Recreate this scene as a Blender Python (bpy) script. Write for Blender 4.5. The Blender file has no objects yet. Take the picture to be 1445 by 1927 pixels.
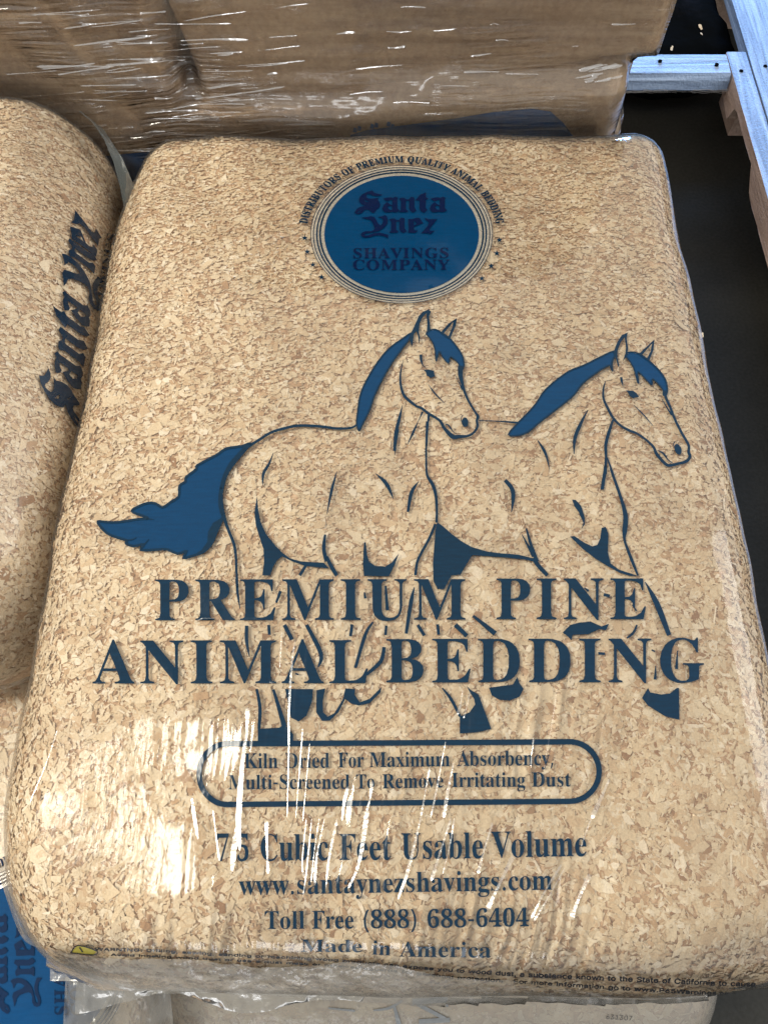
import bpy, math, random
import numpy as np
from mathutils import Vector, Matrix, noise as mnoise
from mathutils.bvhtree import BVHTree
from mathutils.geometry import delaunay_2d_cdt

random.seed(7); RNG = np.random.default_rng(7)
S = bpy.context.scene
COL = S.collection

# ------------------------------------------------------------------ camera
CAM_Z, PITCH, FPX = 1.10, 65.0, 1450.0
PW, PH = 1445.0, 1927.0
cd = bpy.data.cameras.new('camera'); cd.sensor_fit = 'VERTICAL'; cd.sensor_height = 24.0
cd.lens = 24.0 * FPX / PH; cd.clip_start = 0.02; cd.clip_end = 200
cam = bpy.data.objects.new('camera', cd); COL.objects.link(cam)
cam.location = (0, 0, CAM_Z); cam.rotation_euler = (math.radians(90 - PITCH), 0, 0)
S.camera = cam

# ------------------------------------------------------------------ light (an open shed: one warm lamp overhead, daylight from the far opening, added fill from the side)
w = bpy.data.worlds.new("World"); S.world = w; w.use_nodes = True
bg = w.node_tree.nodes['Background']
bg.inputs[0].default_value = (1.0, 0.985, 0.955, 1); bg.inputs[1].default_value = 0.74
def area(name, loc, target, sx, sy, power, col):
    l = bpy.data.lights.new(name, 'AREA'); l.shape = 'RECTANGLE'; l.size = sx; l.size_y = sy
    l.energy = power; l.color = col
    o = bpy.data.objects.new(name, l); COL.objects.link(o); o.location = loc
    o.rotation_euler = (Vector(target) - Vector(loc)).to_track_quat('-Z', 'Y').to_euler()
    return o
area('skylight_lamp', (-1.95, -0.05, 3.7), (0, 0.3, 0.5), 0.6, 1.5, 88, (1.0, 0.94, 0.80))
area('side_fill_lamp', (4.5, 0.5, 3.6), (0.0, 0.4, 0.4), 3.6, 3.0, 130, (1.0, 0.98, 0.94))  # added fill for the left bag's slope, its source unseen
area('door_lamp', (-0.6, -5.0, 2.2), (0.0, 0.8, 0.6), 1.0, 0.8, 15, (0.96, 0.98, 1.0))
area('far_door_lamp', (1.1, 6.5, 1.6), (0.6, 1.3, 0.1), 1.8, 1.6, 600, (0.18, 0.46, 1.0))
S.view_settings.view_transform = 'Standard'; S.view_settings.look = 'None'
S.view_settings.exposure = 0.46; S.view_settings.gamma = 1.0
S.cycles.transparent_max_bounces = 16

# ------------------------------------------------------------------ node helpers
def lin(r, g, b):
    f = lambda c: (c / 255 / 12.92) if c / 255 <= 0.04045 else ((c / 255 + 0.055) / 1.055) ** 2.4
    return (f(r), f(g), f(b), 1)
class NT:
    def __init__(s, name):
        s.m = bpy.data.materials.new(name); s.m.use_nodes = True
        s.t = s.m.node_tree; s.t.nodes.clear(); s.out = s.n('ShaderNodeOutputMaterial')
    def n(s, typ, **kw):
        nd = s.t.nodes.new(typ)
        for k, v in kw.items(): setattr(nd, k, v)
        return nd
    def put(s, sock, v):
        if isinstance(v, bpy.types.NodeSocket): s.t.links.new(v, sock)
        elif v is not None: sock.default_value = v
    def math(s, op, a, b=None, c=None, clamp=False):
        nd = s.n('ShaderNodeMath', operation=op); nd.use_clamp = clamp
        for i, v in enumerate((a, b, c)): s.put(nd.inputs[i], v)
        return nd.outputs[0]
    def noise(s, vec, scale, detail=2.0, rough=0.5, dist=0.0):
        nd = s.n('ShaderNodeTexNoise'); s.put(nd.inputs['Vector'], vec)
        nd.inputs['Scale'].default_value = scale; nd.inputs['Detail'].default_value = detail
        nd.inputs['Roughness'].default_value = rough; nd.inputs['Distortion'].default_value = dist
        return nd.outputs[0]
    def xyz(s, x, y, z):
        nd = s.n('ShaderNodeCombineXYZ')
        for i, v in enumerate((x, y, z)): s.put(nd.inputs[i], v)
        return nd.outputs[0]
    def ramp(s, fac, stops, interp='LINEAR'):
        nd = s.n('ShaderNodeValToRGB'); nd.color_ramp.interpolation = interp
        e = nd.color_ramp.elements
        e[0].position, e[0].color = stops[0]; e[1].position, e[1].color = stops[-1]
        for p, c in stops[1:-1]:
            k = e.new(p); k.color = c
        s.put(nd.inputs[0], fac); return nd.outputs[0]
    def mixc(s, fac, a, b, mode='MIX'):
        nd = s.n('ShaderNodeMix', data_type='RGBA', blend_type=mode)
        s.put(nd.inputs[0], fac); s.put(nd.inputs[6], a); s.put(nd.inputs[7], b); return nd.outputs[2]
    def maprange(s, v, a, b, c=0.0, d=1.0, smooth=True):
        nd = s.n('ShaderNodeMapRange'); nd.interpolation_type = 'SMOOTHSTEP' if smooth else 'LINEAR'
        s.put(nd.inputs[0], v)
        for i, q in enumerate((a, b, c, d)): nd.inputs[i + 1].default_value = q
        return nd.outputs[0]
    def bump(s, h, dist, strength=1.0, normal=None):
        nd = s.n('ShaderNodeBump'); nd.inputs['Strength'].default_value = strength
        nd.inputs['Distance'].default_value = dist; s.put(nd.inputs['Height'], h)
        if normal is not None: s.put(nd.inputs['Normal'], normal)
        return nd.outputs[0]
    def bsdf(s, color, rough=0.5, spec=0.5, normal=None):
        p = s.n('ShaderNodeBsdfPrincipled'); s.put(p.inputs['Base Color'], color)
        s.put(p.inputs['Roughness'], rough); p.inputs['Specular IOR Level'].default_value = spec
        if normal is not None: s.put(p.inputs['Normal'], normal)
        return p.outputs[0]
    def done(s, sh):
        s.t.links.new(sh, s.out.inputs[0]); return s.m
def pos(t):
    return t.n('ShaderNodeNewGeometry').outputs['Position']
def sepxyz(t, v):
    nd = t.n('ShaderNodeSeparateXYZ'); t.put(nd.inputs[0], v); return nd.outputs

WRINKLE = 0.0024
def main_film_normal(t):
    """stretched film: long creases fanning over the front third, fine pressing of the shavings everywhere"""
    p = pos(t); x, y, z = sepxyz(t, p)
    u = t.math('DIVIDE', t.math('ADD', x, 0.2), t.math('ADD', y, 1.2))
    wob = t.noise(p, 9.0, 1.0)
    u2 = t.math('ADD', u, t.math('MULTIPLY', wob, 0.02))
    c1 = t.noise(t.xyz(t.math('MULTIPLY', u2, 62.0), t.math('MULTIPLY', y, 3.2), 0.0), 1.0, 1.5, 0.5)
    c2 = t.noise(t.xyz(t.math('MULTIPLY', u2, 190.0), t.math('MULTIPLY', y, 4.0), 3.0), 1.0, 1.0, 0.5)
    h = t.math('ADD', c1, t.math('MULTIPLY', c2, 0.30))
    patch = t.maprange(t.noise(p, 6.0, 1.0), 0.42, 0.66)
    mask = t.math('MULTIPLY', t.maprange(y, 0.27, 0.10), t.maprange(x, -0.27, -0.13))
    mask = t.math('MULTIPLY', mask, t.maprange(x, 0.22, 0.12, 0.12, 1.0))
    mask = t.math('MULTIPLY', mask, t.math('ADD', t.math('MULTIPLY', patch, 0.8), 0.15))
    n1 = t.bump(t.math('MULTIPLY', h, mask), WRINKLE * 3.0)
    fine = t.noise(t.xyz(t.math('MULTIPLY', x, 85.0), t.math('MULTIPLY', y, 30.0), 0.0), 1.0, 3.0, 0.6)
    return t.bump(t.math('MULTIPLY', fine, t.maprange(x, -0.10, -0.20, 0.35, 1.6)), 0.0008, 1.0, n1)
def film_fine_normal(t):
    return t.bump(t.noise(pos(t), 60.0, 2.0, 0.5), 0.0006)

def film_material(name, normal_fn, haze=0.03, rough=0.07, tint=(0.97, 0.96, 0.94, 1), boost=1.15, hazecol=(0.8, 0.8, 0.8, 1)):
    t = NT(name); nrm = normal_fn(t)
    tr = t.n('ShaderNodeBsdfTransparent'); tr.inputs[0].default_value = tint
    gl = t.n('ShaderNodeBsdfGlossy'); t.put(gl.inputs['Roughness'], rough(t) if callable(rough) else rough); t.put(gl.inputs['Normal'], nrm)
    df = t.n('ShaderNodeBsdfDiffuse'); df.inputs[0].default_value = hazecol; t.put(df.inputs['Normal'], nrm)
    fr = t.n('ShaderNodeFresnel'); fr.inputs[0].default_value = 1.45; t.put(fr.inputs['Normal'], nrm)
    m1 = t.n('ShaderNodeMixShader'); t.put(m1.inputs[0], haze(t) if callable(haze) else haze); t.put(m1.inputs[1], tr.outputs[0]); t.put(m1.inputs[2], df.outputs[0])
    m2 = t.n('ShaderNodeMixShader'); t.put(m2.inputs[0], t.math('MULTIPLY', fr.outputs[0], boost(t) if callable(boost) else boost, clamp=True))
    t.put(m2.inputs[1], m1.outputs[0]); t.put(m2.inputs[2], gl.outputs[0])
    return t.done(m2.outputs[0])

def ink_material(name, c, normal_fn, rough=0.14, streak=0.25, spec=0.5):
    t = NT(name); nrm = normal_fn(t)
    p = pos(t); x, y, z = sepxyz(t, p)
    k = t.noise(t.xyz(t.math('MULTIPLY', x, 60.0), t.math('MULTIPLY', y, 420.0), 0.0), 1.0, 3.0, 0.6)   # thin printed coverage
    k2 = t.noise(p, 900.0, 1.0)
    f = t.math('MULTIPLY', t.math('ADD', t.math('MULTIPLY', k, 0.7), t.math('MULTIPLY', k2, 0.3)), 1.0)
    d = tuple(v * (1 - streak) for v in c[:3]) + (1,); l = tuple(min(1, v * (1 + streak)) for v in c[:3]) + (1,)
    col = t.ramp(f, [(0.3, d), (0.7, l)])
    return t.done(t.bsdf(col, rough, spec, nrm))

M = {}
M['film'] = film_material('clear_bale_film', main_film_normal, rough=lambda t: t.maprange(sepxyz(t, pos(t))[0], -0.22, -0.10, 0.19, 0.065), boost=lambda t: t.maprange(sepxyz(t, pos(t))[0], -0.20, -0.06, 0.60, 1.15))
M['film_other'] = film_material('clear_bag_film', film_fine_normal, haze=0.04, rough=0.24, tint=(0.97, 0.96, 0.94, 1), boost=0.7)
M['film_grey'] = film_material('slack_clear_film', lambda t: t.bump(t.noise(pos(t), 45.0, 3.0, 0.55), 0.0022), haze=0.45, rough=0.22, tint=(0.88, 0.88, 0.87, 1), boost=1.0, hazecol=(0.22, 0.215, 0.20, 1))
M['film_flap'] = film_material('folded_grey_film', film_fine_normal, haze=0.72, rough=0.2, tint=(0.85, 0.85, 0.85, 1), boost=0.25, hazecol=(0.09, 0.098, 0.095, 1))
M['film_low'] = film_material('cloudy_lower_film', lambda t: t.bump(t.noise(pos(t), 45.0, 3.0, 0.55), 0.0022), haze=0.58, rough=0.25, tint=(0.88, 0.88, 0.87, 1), boost=0.9, hazecol=(0.24, 0.23, 0.21, 1))
M['film_rim'] = film_material('gathered_film', lambda t: t.bump(t.noise(pos(t), 50.0, 3.0, 0.55), 0.0026), haze=lambda t: t.math('MULTIPLY', t.math('MULTIPLY', t.maprange(sepxyz(t, pos(t))[1], -0.035, -0.078), t.maprange(sepxyz(t, pos(t))[0], 0.0, 0.12, 1.0, 0.12)), t.noise(pos(t), 18.0, 3.0, 0.6)), rough=0.18, tint=(0.95, 0.95, 0.94, 1), boost=1.2, hazecol=(0.26, 0.25, 0.235, 1))
M['wrap_glint_crease'] = film_material('wrap_glint_crease', film_fine_normal, haze=0.02, rough=0.16, tint=(0.97, 0.97, 0.96, 1), boost=9.0)
M['crease'] = film_material('glint_crease', lambda t: t.bump(t.noise(pos(t), 260.0, 2.0, 0.5), 0.0004), haze=0.02, rough=0.24, tint=(0.97, 0.97, 0.96, 1), boost=5.2)  # reflection raised for the strips that carry the streak highlights
M['ink'] = ink_material('navy_ink', lin(0, 33, 53), main_film_normal, spec=0.25)
M['ink_blue'] = ink_material('blue_ink', lin(0, 47, 80), main_film_normal, streak=0.16, spec=0.22)
M['ink_logo'] = ink_material('dark_logo_ink', lin(2, 18, 50), main_film_normal, streak=0.1, spec=0.22)
M['ink_side'] = ink_material('navy_side_ink', lin(4, 30, 50), film_fine_normal, rough=0.2)
M['ink_side_blue'] = ink_material('blue_side_ink', lin(0, 60, 104), film_fine_normal, rough=0.5, streak=0.12, spec=0.06)
M['ink_low'] = ink_material('low_bag_ink', lin(6, 34, 66), film_fine_normal, rough=0.5, streak=0.1, spec=0.06)
M['ink_panel'] = ink_material('navy_panel_ink', lin(34, 92, 150), film_fine_normal, rough=0.4, streak=0.35)
M['ink_black'] = ink_material('black_ink', lin(28, 30, 36), main_film_normal, rough=0.2)
M['ink_faint'] = ink_material('grey_ink', lin(92, 96, 100), film_fine_normal, rough=0.3)
M['ink_pale'] = film_material('pale_ring_ink', film_fine_normal, haze=0.38, hazecol=(0.5, 0.48, 0.42, 1))
M['ink_yellow'] = ink_material('yellow_ink', lin(128, 120, 50), film_fine_normal, rough=0.3)

SHAVE = [(0.00, lin(160, 126, 94)), (0.05, lin(198, 168, 134)), (0.13, lin(218, 196, 164)), (0.35, lin(226, 209, 179)),
         (0.65, lin(231, 217, 190)), (0.88, lin(238, 227, 204)), (1.00, lin(245, 237, 220))]
def shaving_material(name, stops=SHAVE, obj_random=False):
    t = NT(name)
    isl = t.n('ShaderNodeNewGeometry').outputs['Random Per Island']
    if obj_random:
        isl = t.math('FRACT', t.math('ADD', isl, t.n('ShaderNodeObjectInfo').outputs['Random']))
    p = pos(t)
    base = t.ramp(isl, stops)
    big = t.noise(p, 14.0, 2.0)
    col = t.mixc(1.0, base, t.ramp(big, [(0.3, (0.88, 0.84, 0.80, 1)), (0.7, (1.04, 1.03, 1.02, 1))]), 'MULTIPLY')
    fib = t.noise(p, 650.0, 2.0, 0.6)
    col = t.mixc(1.0, col, t.ramp(fib, [(0.3, (0.88, 0.85, 0.82, 1)), (0.65, (1.03, 1.03, 1.03, 1))]), 'MULTIPLY')
    tl = t.n('ShaderNodeBsdfTranslucent'); t.put(tl.inputs[0], col)
    mx = t.n('ShaderNodeMixShader'); mx.inputs[0].default_value = 0.22
    t.put(mx.inputs[1], t.bsdf(col, 0.75, 0.2, t.bump(fib, 0.0006))); t.put(mx.inputs[2], tl.outputs[0])
    return t.done(mx.outputs[0])
M['shaving'] = shaving_material('pine_shaving')
M['shaving_one'] = shaving_material('pine_shaving_single', SHAVE[2:], True)
def core_material():
    t = NT('packed_shavings_core'); p = pos(t)
    c = t.ramp(t.noise(p, 160.0, 3.0, 0.6), [(0.3, lin(140, 112, 86)), (0.55, lin(184, 154, 124)), (0.75, lin(210, 186, 156))])
    return t.done(t.bsdf(c, 0.85, 0.1, t.bump(t.noise(p, 220.0, 2.0), 0.002)))
M['core'] = core_material()
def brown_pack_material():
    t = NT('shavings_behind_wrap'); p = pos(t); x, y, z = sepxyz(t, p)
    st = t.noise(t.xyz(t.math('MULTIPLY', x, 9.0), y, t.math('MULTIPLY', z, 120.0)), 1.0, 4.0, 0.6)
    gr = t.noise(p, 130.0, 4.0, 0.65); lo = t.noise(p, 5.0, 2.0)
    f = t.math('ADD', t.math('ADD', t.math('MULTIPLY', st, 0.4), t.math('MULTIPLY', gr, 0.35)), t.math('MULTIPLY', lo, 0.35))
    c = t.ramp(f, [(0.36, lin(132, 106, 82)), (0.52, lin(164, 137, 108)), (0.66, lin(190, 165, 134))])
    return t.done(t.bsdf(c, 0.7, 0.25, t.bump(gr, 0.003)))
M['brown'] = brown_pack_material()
def wrap_normal(t):
    p = pos(t); x, y, z = sepxyz(t, p)
    zz = t.math('ADD', z, t.math('MULTIPLY', t.noise(p, 5.0, 1.0), 0.03))
    zz = t.math('SUBTRACT', zz, t.math('MULTIPLY', x, 0.04))
    a = t.noise(t.xyz(t.math('MULTIPLY', x, 7.0), 0.0, t.math('MULTIPLY', zz, 75.0)), 1.0, 2.5, 0.6)
    b = t.noise(t.xyz(t.math('MULTIPLY', x, 16.0), 0.0, t.math('MULTIPLY', zz, 260.0)), 1.0, 1.0, 0.5)
    lum = t.noise(p, 22.0, 2.0)
    crease = t.maprange(t.noise(p, 6.5, 2.0, 0.5, 0.4), 0.44, 0.62)
    crease = t.math('ADD', t.math('MULTIPLY', crease, t.maprange(x, 0.0, -0.25, 0.35, 1.0)), 0.03)
    h = t.math('MULTIPLY', t.math('ADD', a, t.math('MULTIPLY', b, 0.3)), crease)
    return t.bump(t.math('ADD', h, t.math('MULTIPLY', lum, 0.3)), 0.013)
M['wrap'] = film_material('stretch_wrap_film', wrap_normal, haze=0.08, rough=0.10, tint=(0.93, 0.92, 0.90, 1), boost=1.8, hazecol=(0.55, 0.50, 0.45, 1))
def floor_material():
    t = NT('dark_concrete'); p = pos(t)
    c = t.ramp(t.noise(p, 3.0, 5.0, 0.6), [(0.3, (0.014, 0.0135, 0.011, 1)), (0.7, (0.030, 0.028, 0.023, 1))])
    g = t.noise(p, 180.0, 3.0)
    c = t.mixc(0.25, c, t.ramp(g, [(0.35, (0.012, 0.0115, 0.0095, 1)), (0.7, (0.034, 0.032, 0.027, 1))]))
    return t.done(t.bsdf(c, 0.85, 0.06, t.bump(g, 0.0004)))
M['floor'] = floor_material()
def wood_material(name, stops, axis=1):
    t = NT(name); p = pos(t); x, y, z = sepxyz(t, p)
    s = [(60.0, 3.0, 60.0), (3.0, 60.0, 60.0)][0 if axis == 1 else 1]
    v = t.xyz(t.math('MULTIPLY', x, s[0]), t.math('MULTIPLY', y, s[1]), t.math('MULTIPLY', z, s[2]))
    g = t.noise(v, 1.5, 5.0, 0.65, 0.6); f = t.noise(p, 260.0, 3.0, 0.6)
    c = t.ramp(t.math('ADD', t.math('MULTIPLY', g, 0.8), t.math('MULTIPLY', f, 0.2)), stops)
    return t.done(t.bsdf(c, 0.55, 0.4, t.bump(t.math('ADD', g, t.math('MULTIPLY', f, 0.5)), 0.004)))
M['wood_sky_tint'] = wood_material('weathered_sky_tinted_wood', [(0.3, lin(74, 88, 108)), (0.5, lin(124, 144, 174)), (0.7, lin(166, 186, 214))])  # blue sky light is mixed into the weathered grey colour
M['wood_sky_tint_x'] = wood_material('weathered_sky_tinted_wood_across', [(0.3, lin(74, 88, 108)), (0.5, lin(124, 144, 174)), (0.7, lin(166, 186, 214))], 0)
M['wood_raw'] = wood_material('raw_pallet_wood', [(0.3, lin(160, 134, 120)), (0.7, lin(206, 182, 166))])
def black_material():
    t = NT('matte_black'); p = pos(t)  # near-black colour holds the mound's deep shade; nail heads share it
    c = t.ramp(t.noise(p, 12.0, 5.0, 0.7), [(0.55, (0.003, 0.0035, 0.004, 1)), (0.72, (0.006, 0.006, 0.007, 1)), (0.8, (0.02, 0.018, 0.016, 1))])
    return t.done(t.bsdf(c, 0.9, 0.0, t.bump(t.noise(p, 18.0, 3.0), 0.01)))
M['black'] = black_material()
M['web'] = film_material('cobweb_dust', film_fine_normal, haze=0.7, hazecol=(0.7, 0.7, 0.7, 1))

# ------------------------------------------------------------------ object helpers
def empty(name, label, cat, loc, group=None):
    o = bpy.data.objects.new(name, None); COL.objects.link(o); o.location = loc
    o['label'] = label; o['category'] = cat
    if group: o['group'] = group
    return o
def mesh_obj(name, verts, faces, mat, parent=None, smooth=True):
    me = bpy.data.meshes.new(name)
    verts = np.asarray(verts, dtype=np.float64)
    if parent is not None: verts = verts - np.array(parent.location)
    if isinstance(faces, np.ndarray):
        k = faces.shape[1]; nf = len(faces)
        me.vertices.add(len(verts)); me.vertices.foreach_set('co', verts.ravel())
        me.loops.add(nf * k); me.loops.foreach_set('vertex_index', faces.astype(np.int32).ravel())
        me.polygons.add(nf); me.polygons.foreach_set('loop_start', np.arange(0, nf * k, k, dtype=np.int32))
        me.update(calc_edges=True)
    else:
        me.from_pydata([tuple(v) for v in verts], [], [tuple(f) for f in faces]); me.update()
    if smooth: me.polygons.foreach_set('use_smooth', np.ones(len(me.polygons), dtype=bool))
    me.materials.append(mat)
    o = bpy.data.objects.new(name, me); COL.objects.link(o)
    if parent is not None: o.parent = parent
    return o

TH = math.radians(PITCH)
def ray_dir(px, py):
    c = Vector(((px - PW / 2) / FPX, -(py - PH / 2) / FPX, -1.0))
    return (cam_rot @ c).normalized()
cam_rot = Matrix.Rotation(math.radians(90 - PITCH), 3, 'X')
CAMV = Vector((0, 0, CAM_Z))
def at(px, py, z):
    """where the line of sight through a pixel of the photograph meets height z"""
    d = ray_dir(px, py); k = (z - CAM_Z) / d.z
    return CAMV + d * k

def rounded_box(center, A, Rn, Rp, n):
    """bale shape: a box with elliptic edges, radius per axis and side; returns verts, quads"""
    A = np.array(A); Rn = np.array(Rn); Rp = np.array(Rp)
    g = np.linspace(-1, 1, n + 1); U, V = np.meshgrid(g, g, indexing='ij')
    P, F = [], []; off = 0; idx = np.arange((n + 1) ** 2).reshape(n + 1, n + 1)
    q = np.stack([idx[:-1, :-1], idx[1:, :-1], idx[1:, 1:], idx[:-1, 1:]], -1).reshape(-1, 4)
    for ax in range(3):
        for s in (-1, 1):
            pts = np.zeros(((n + 1) ** 2, 3)); b, c = [(1, 2), (2, 0), (0, 1)][ax]
            pts[:, ax] = s; pts[:, b] = U.ravel(); pts[:, c] = V.ravel()
            P.append(pts); F.append((q if s > 0 else q[:, ::-1]) + off); off += len(pts)
    P = np.concatenate(P); F = np.concatenate(F)
    key = np.round(P * 1e5).astype(np.int64)
    _, first, inv = np.unique(key, axis=0, return_index=True, return_inverse=True)
    P = P[first]; F = inv.reshape(-1)[F]
    Q = P * A; R = np.where(P > 0, Rp, Rn)
    inner = np.clip(Q, -(A - Rn), A - Rp)
    d = (Q - inner) / R
    # even spread of the rounding
    nn = np.linalg.norm(d, axis=1, keepdims=True); nn[nn < 1e-9] = 1
    return inner + R * d / nn + np.array(center), F
def vnormals(V, F):
    n = np.zeros_like(V)
    fn = np.cross(V[F[:, 2]] - V[F[:, 0]], V[F[:, 3]] - V[F[:, 1]])
    for k in range(4): np.add.at(n, F[:, k], fn)
    l = np.linalg.norm(n, axis=1, keepdims=True); l[l == 0] = 1
    return n / l
def noise_at(V, f, seed):
    o = Vector((seed * 7.3, seed * 3.1, seed * 1.7))
    return np.array([mnoise.noise(Vector(v) * f + o) for v in V])
def push(V, cx, cy, rx, ry, dx, dy, dz):
    k = np.exp(-((V[:, 0] - cx) / rx) ** 2 - ((V[:, 1] - cy) / ry) ** 2)
    return V + k[:, None] * np.array([dx, dy, dz])
def bvh_of(V, F):
    return BVHTree.FromPolygons([Vector(v) for v in V], [tuple(int(i) for i in f) for f in F])

# ------------------------------------------------------------------ wood shavings
def shavings(V, F, count, keep, Lm=0.0068, depth=0.0021, lift=0.0, packed=False):
    """curled flakes lying in a packed layer on the surface V,F; keep(P,N) masks where they can be seen"""
    t = np.concatenate([F[:, [0, 1, 2]], F[:, [0, 2, 3]]])
    a, b, c = V[t[:, 0]], V[t[:, 1]], V[t[:, 2]]
    cr = np.cross(b - a, c - a); ar = np.linalg.norm(cr, axis=1); N = cr / np.maximum(ar, 1e-12)[:, None]
    m = keep((a + b + c) / 3, N); ar = ar * m
    pick = RNG.choice(len(ar), count, p=ar / ar.sum())
    r1, r2 = np.sqrt(RNG.random(count)), RNG.random(count)
    P = a[pick] * (1 - r1)[:, None] + b[pick] * (r1 * (1 - r2))[:, None] + c[pick] * (r1 * r2)[:, None]
    N = N[pick]
    ref = np.where(np.abs(N[:, 2:3]) > 0.9, np.array([[1.0, 0, 0]]), np.array([[0, 0, 1.0]]))
    T = np.cross(N, ref); T /= np.linalg.norm(T, axis=1)[:, None]; B = np.cross(N, T)
    th = RNG.random(count) * 2 * math.pi
    far = np.clip((P[:, 1] - 0.05) / 0.6, 0, 1) if packed else np.zeros(count)     # the far end is packed finer, flakes lying crosswise
    th = np.where(RNG.random(count) < 0.65 * far, math.pi / 2 + RNG.normal(0, 0.35, count), th)
    T, B = T * np.cos(th)[:, None] + B * np.sin(th)[:, None], B * np.cos(th)[:, None] - T * np.sin(th)[:, None]
    tilt = RNG.normal(0, 0.055, count); tilt2 = RNG.normal(0, 0.055, count)
    T = T + N * tilt[:, None]; B = B + N * tilt2[:, None]
    L = Lm * (1.08 - 0.34 * far) * np.exp(RNG.normal(0, 0.48, count)); L = np.clip(L, 0.0022, 0.015)
    W = L * np.clip(RNG.normal(0.44, 0.19, count), 0.10, 0.9)
    z0 = lift + depth * RNG.random(count)
    curl = RNG.normal(0, 0.06, count) * L
    xs = [-0.5, -0.5, 0.0, 0.0, 0.5, 0.5]; ys = [-0.5, 0.5, -0.5, 0.5, -0.5, 0.5]
    pts = np.zeros((count, 6, 3))
    for k in range(6):
        jx = RNG.normal(0, 0.11, count); jy = np.abs(RNG.normal(1.0 if k in (2, 3) else 0.62, 0.24, count))
        lx = L * (xs[k] + jx); ly = W * ys[k] * jy
        lz = z0 - curl * (4 * xs[k] ** 2) + RNG.normal(0, 0.0003, count)
        pts[:, k] = P + T * lx[:, None] + B * ly[:, None] + N * lz[:, None]
    base = np.arange(count)[:, None] * 6
    q = np.concatenate([base + np.array([[0, 2, 3, 1]]), base + np.array([[2, 4, 5, 3]])])
    return pts.reshape(-1, 3), q

def flake_meshes():
    out = []
    for k in range(10):
        r = random.Random(k + 3); v = []
        for i in range(5):
            x = -0.5 + i / 4
            w = 0.5 * (0.45 + 0.55 * math.sin(math.pi * (i + 0.7) / 5.2)) * r.uniform(0.7, 1.15)
            for s in (-1, 1):
                v.append((x + r.uniform(-.06, .06), s * w * r.uniform(0.75, 1.2) * 0.55, -0.10 * x * x + r.uniform(-.015, .015)))
        f = [(2 * i, 2 * i + 2, 2 * i + 3, 2 * i + 1) for i in range(4)]
        me = bpy.data.meshes.new('wood_shaving'); me.from_pydata(v, [], f); me.update()
        me.materials.append(M['shaving_one']); out.append(me)
    return out
FLAKES = flake_meshes()
def big_shavings(parent, V, F, count, keep, smin=0.0075, smax=0.014, off=0.0016):
    """the largest shavings, one object each"""
    t = np.concatenate([F[:, [0, 1, 2]], F[:, [0, 2, 3]]])
    a, b, c = V[t[:, 0]], V[t[:, 1]], V[t[:, 2]]
    cr = np.cross(b - a, c - a); ar = np.linalg.norm(cr, axis=1); N = cr / np.maximum(ar, 1e-12)[:, None]
    ar = ar * keep((a + b + c) / 3, N)
    for i in RNG.choice(len(ar), count, p=ar / ar.sum()):
        p = Vector((a[i] + b[i] + c[i]) / 3); n = Vector(N[i])
        o = bpy.data.objects.new('wood_shaving', random.choice(FLAKES)); COL.objects.link(o); o.parent = parent
        q = n.to_track_quat('Z', 'Y').to_matrix().to_4x4() @ Matrix.Rotation(random.uniform(0, 6.28), 4, 'Z')
        s = smin + (smax - smin) * random.random() ** 2
        mw = Matrix.Translation(p + n * off) @ q @ Matrix.Diagonal((s, s * random.uniform(0.6, 1.25), s, 1))
        o.matrix_local = Matrix.Translation(-Vector(parent.location)) @ mw

# ------------------------------------------------------------------ print laid on the film
def cdt(contours, step):
    """triangulate closed contours (even-odd) with extra inner points every `step`"""
    vs, es = [], []
    for c in contours:
        k = len(vs); vs += [Vector((p[0], p[1])) for p in c]
        es += [(k + i, k + (i + 1) % len(c)) for i in range(len(c))]
    A = np.array([(p.x, p.y) for p in vs])
    if step:
        x0, y0 = A.min(0); x1, y1 = A.max(0)
        for i, x in enumerate(np.arange(x0 + step / 2, x1, step)):
            for y in np.arange(y0 + step / 2 + (step / 2 if i % 2 else 0), y1, step):
                vs.append(Vector((x + random.uniform(-.1, .1), y + random.uniform(-.1, .1))))
    rv, re, rf, *_ = delaunay_2d_cdt(vs, es, [], 0, 1e-5)
    if not rf: return [], []
    P = np.array([(p.x, p.y) for p in rv]); T = np.array([f for f in rf if len(f) == 3])
    C = P[T].mean(1); inside = np.zeros(len(T), int)
    for c in contours:
        c = np.array(c, float); d = np.roll(c, -1, 0)
        for (xa, ya), (xb, yb) in zip(c, d):
            if ya == yb: continue
            cond = (ya > C[:, 1]) != (yb > C[:, 1])
            inside += cond & (C[:, 0] < (xb - xa) * (C[:, 1] - ya) / (yb - ya) + xa)
    T = T[inside % 2 == 1]
    used = np.unique(T); mp = -np.ones(len(P), int); mp[used] = np.arange(len(used))
    return P[used], mp[T]
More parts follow.
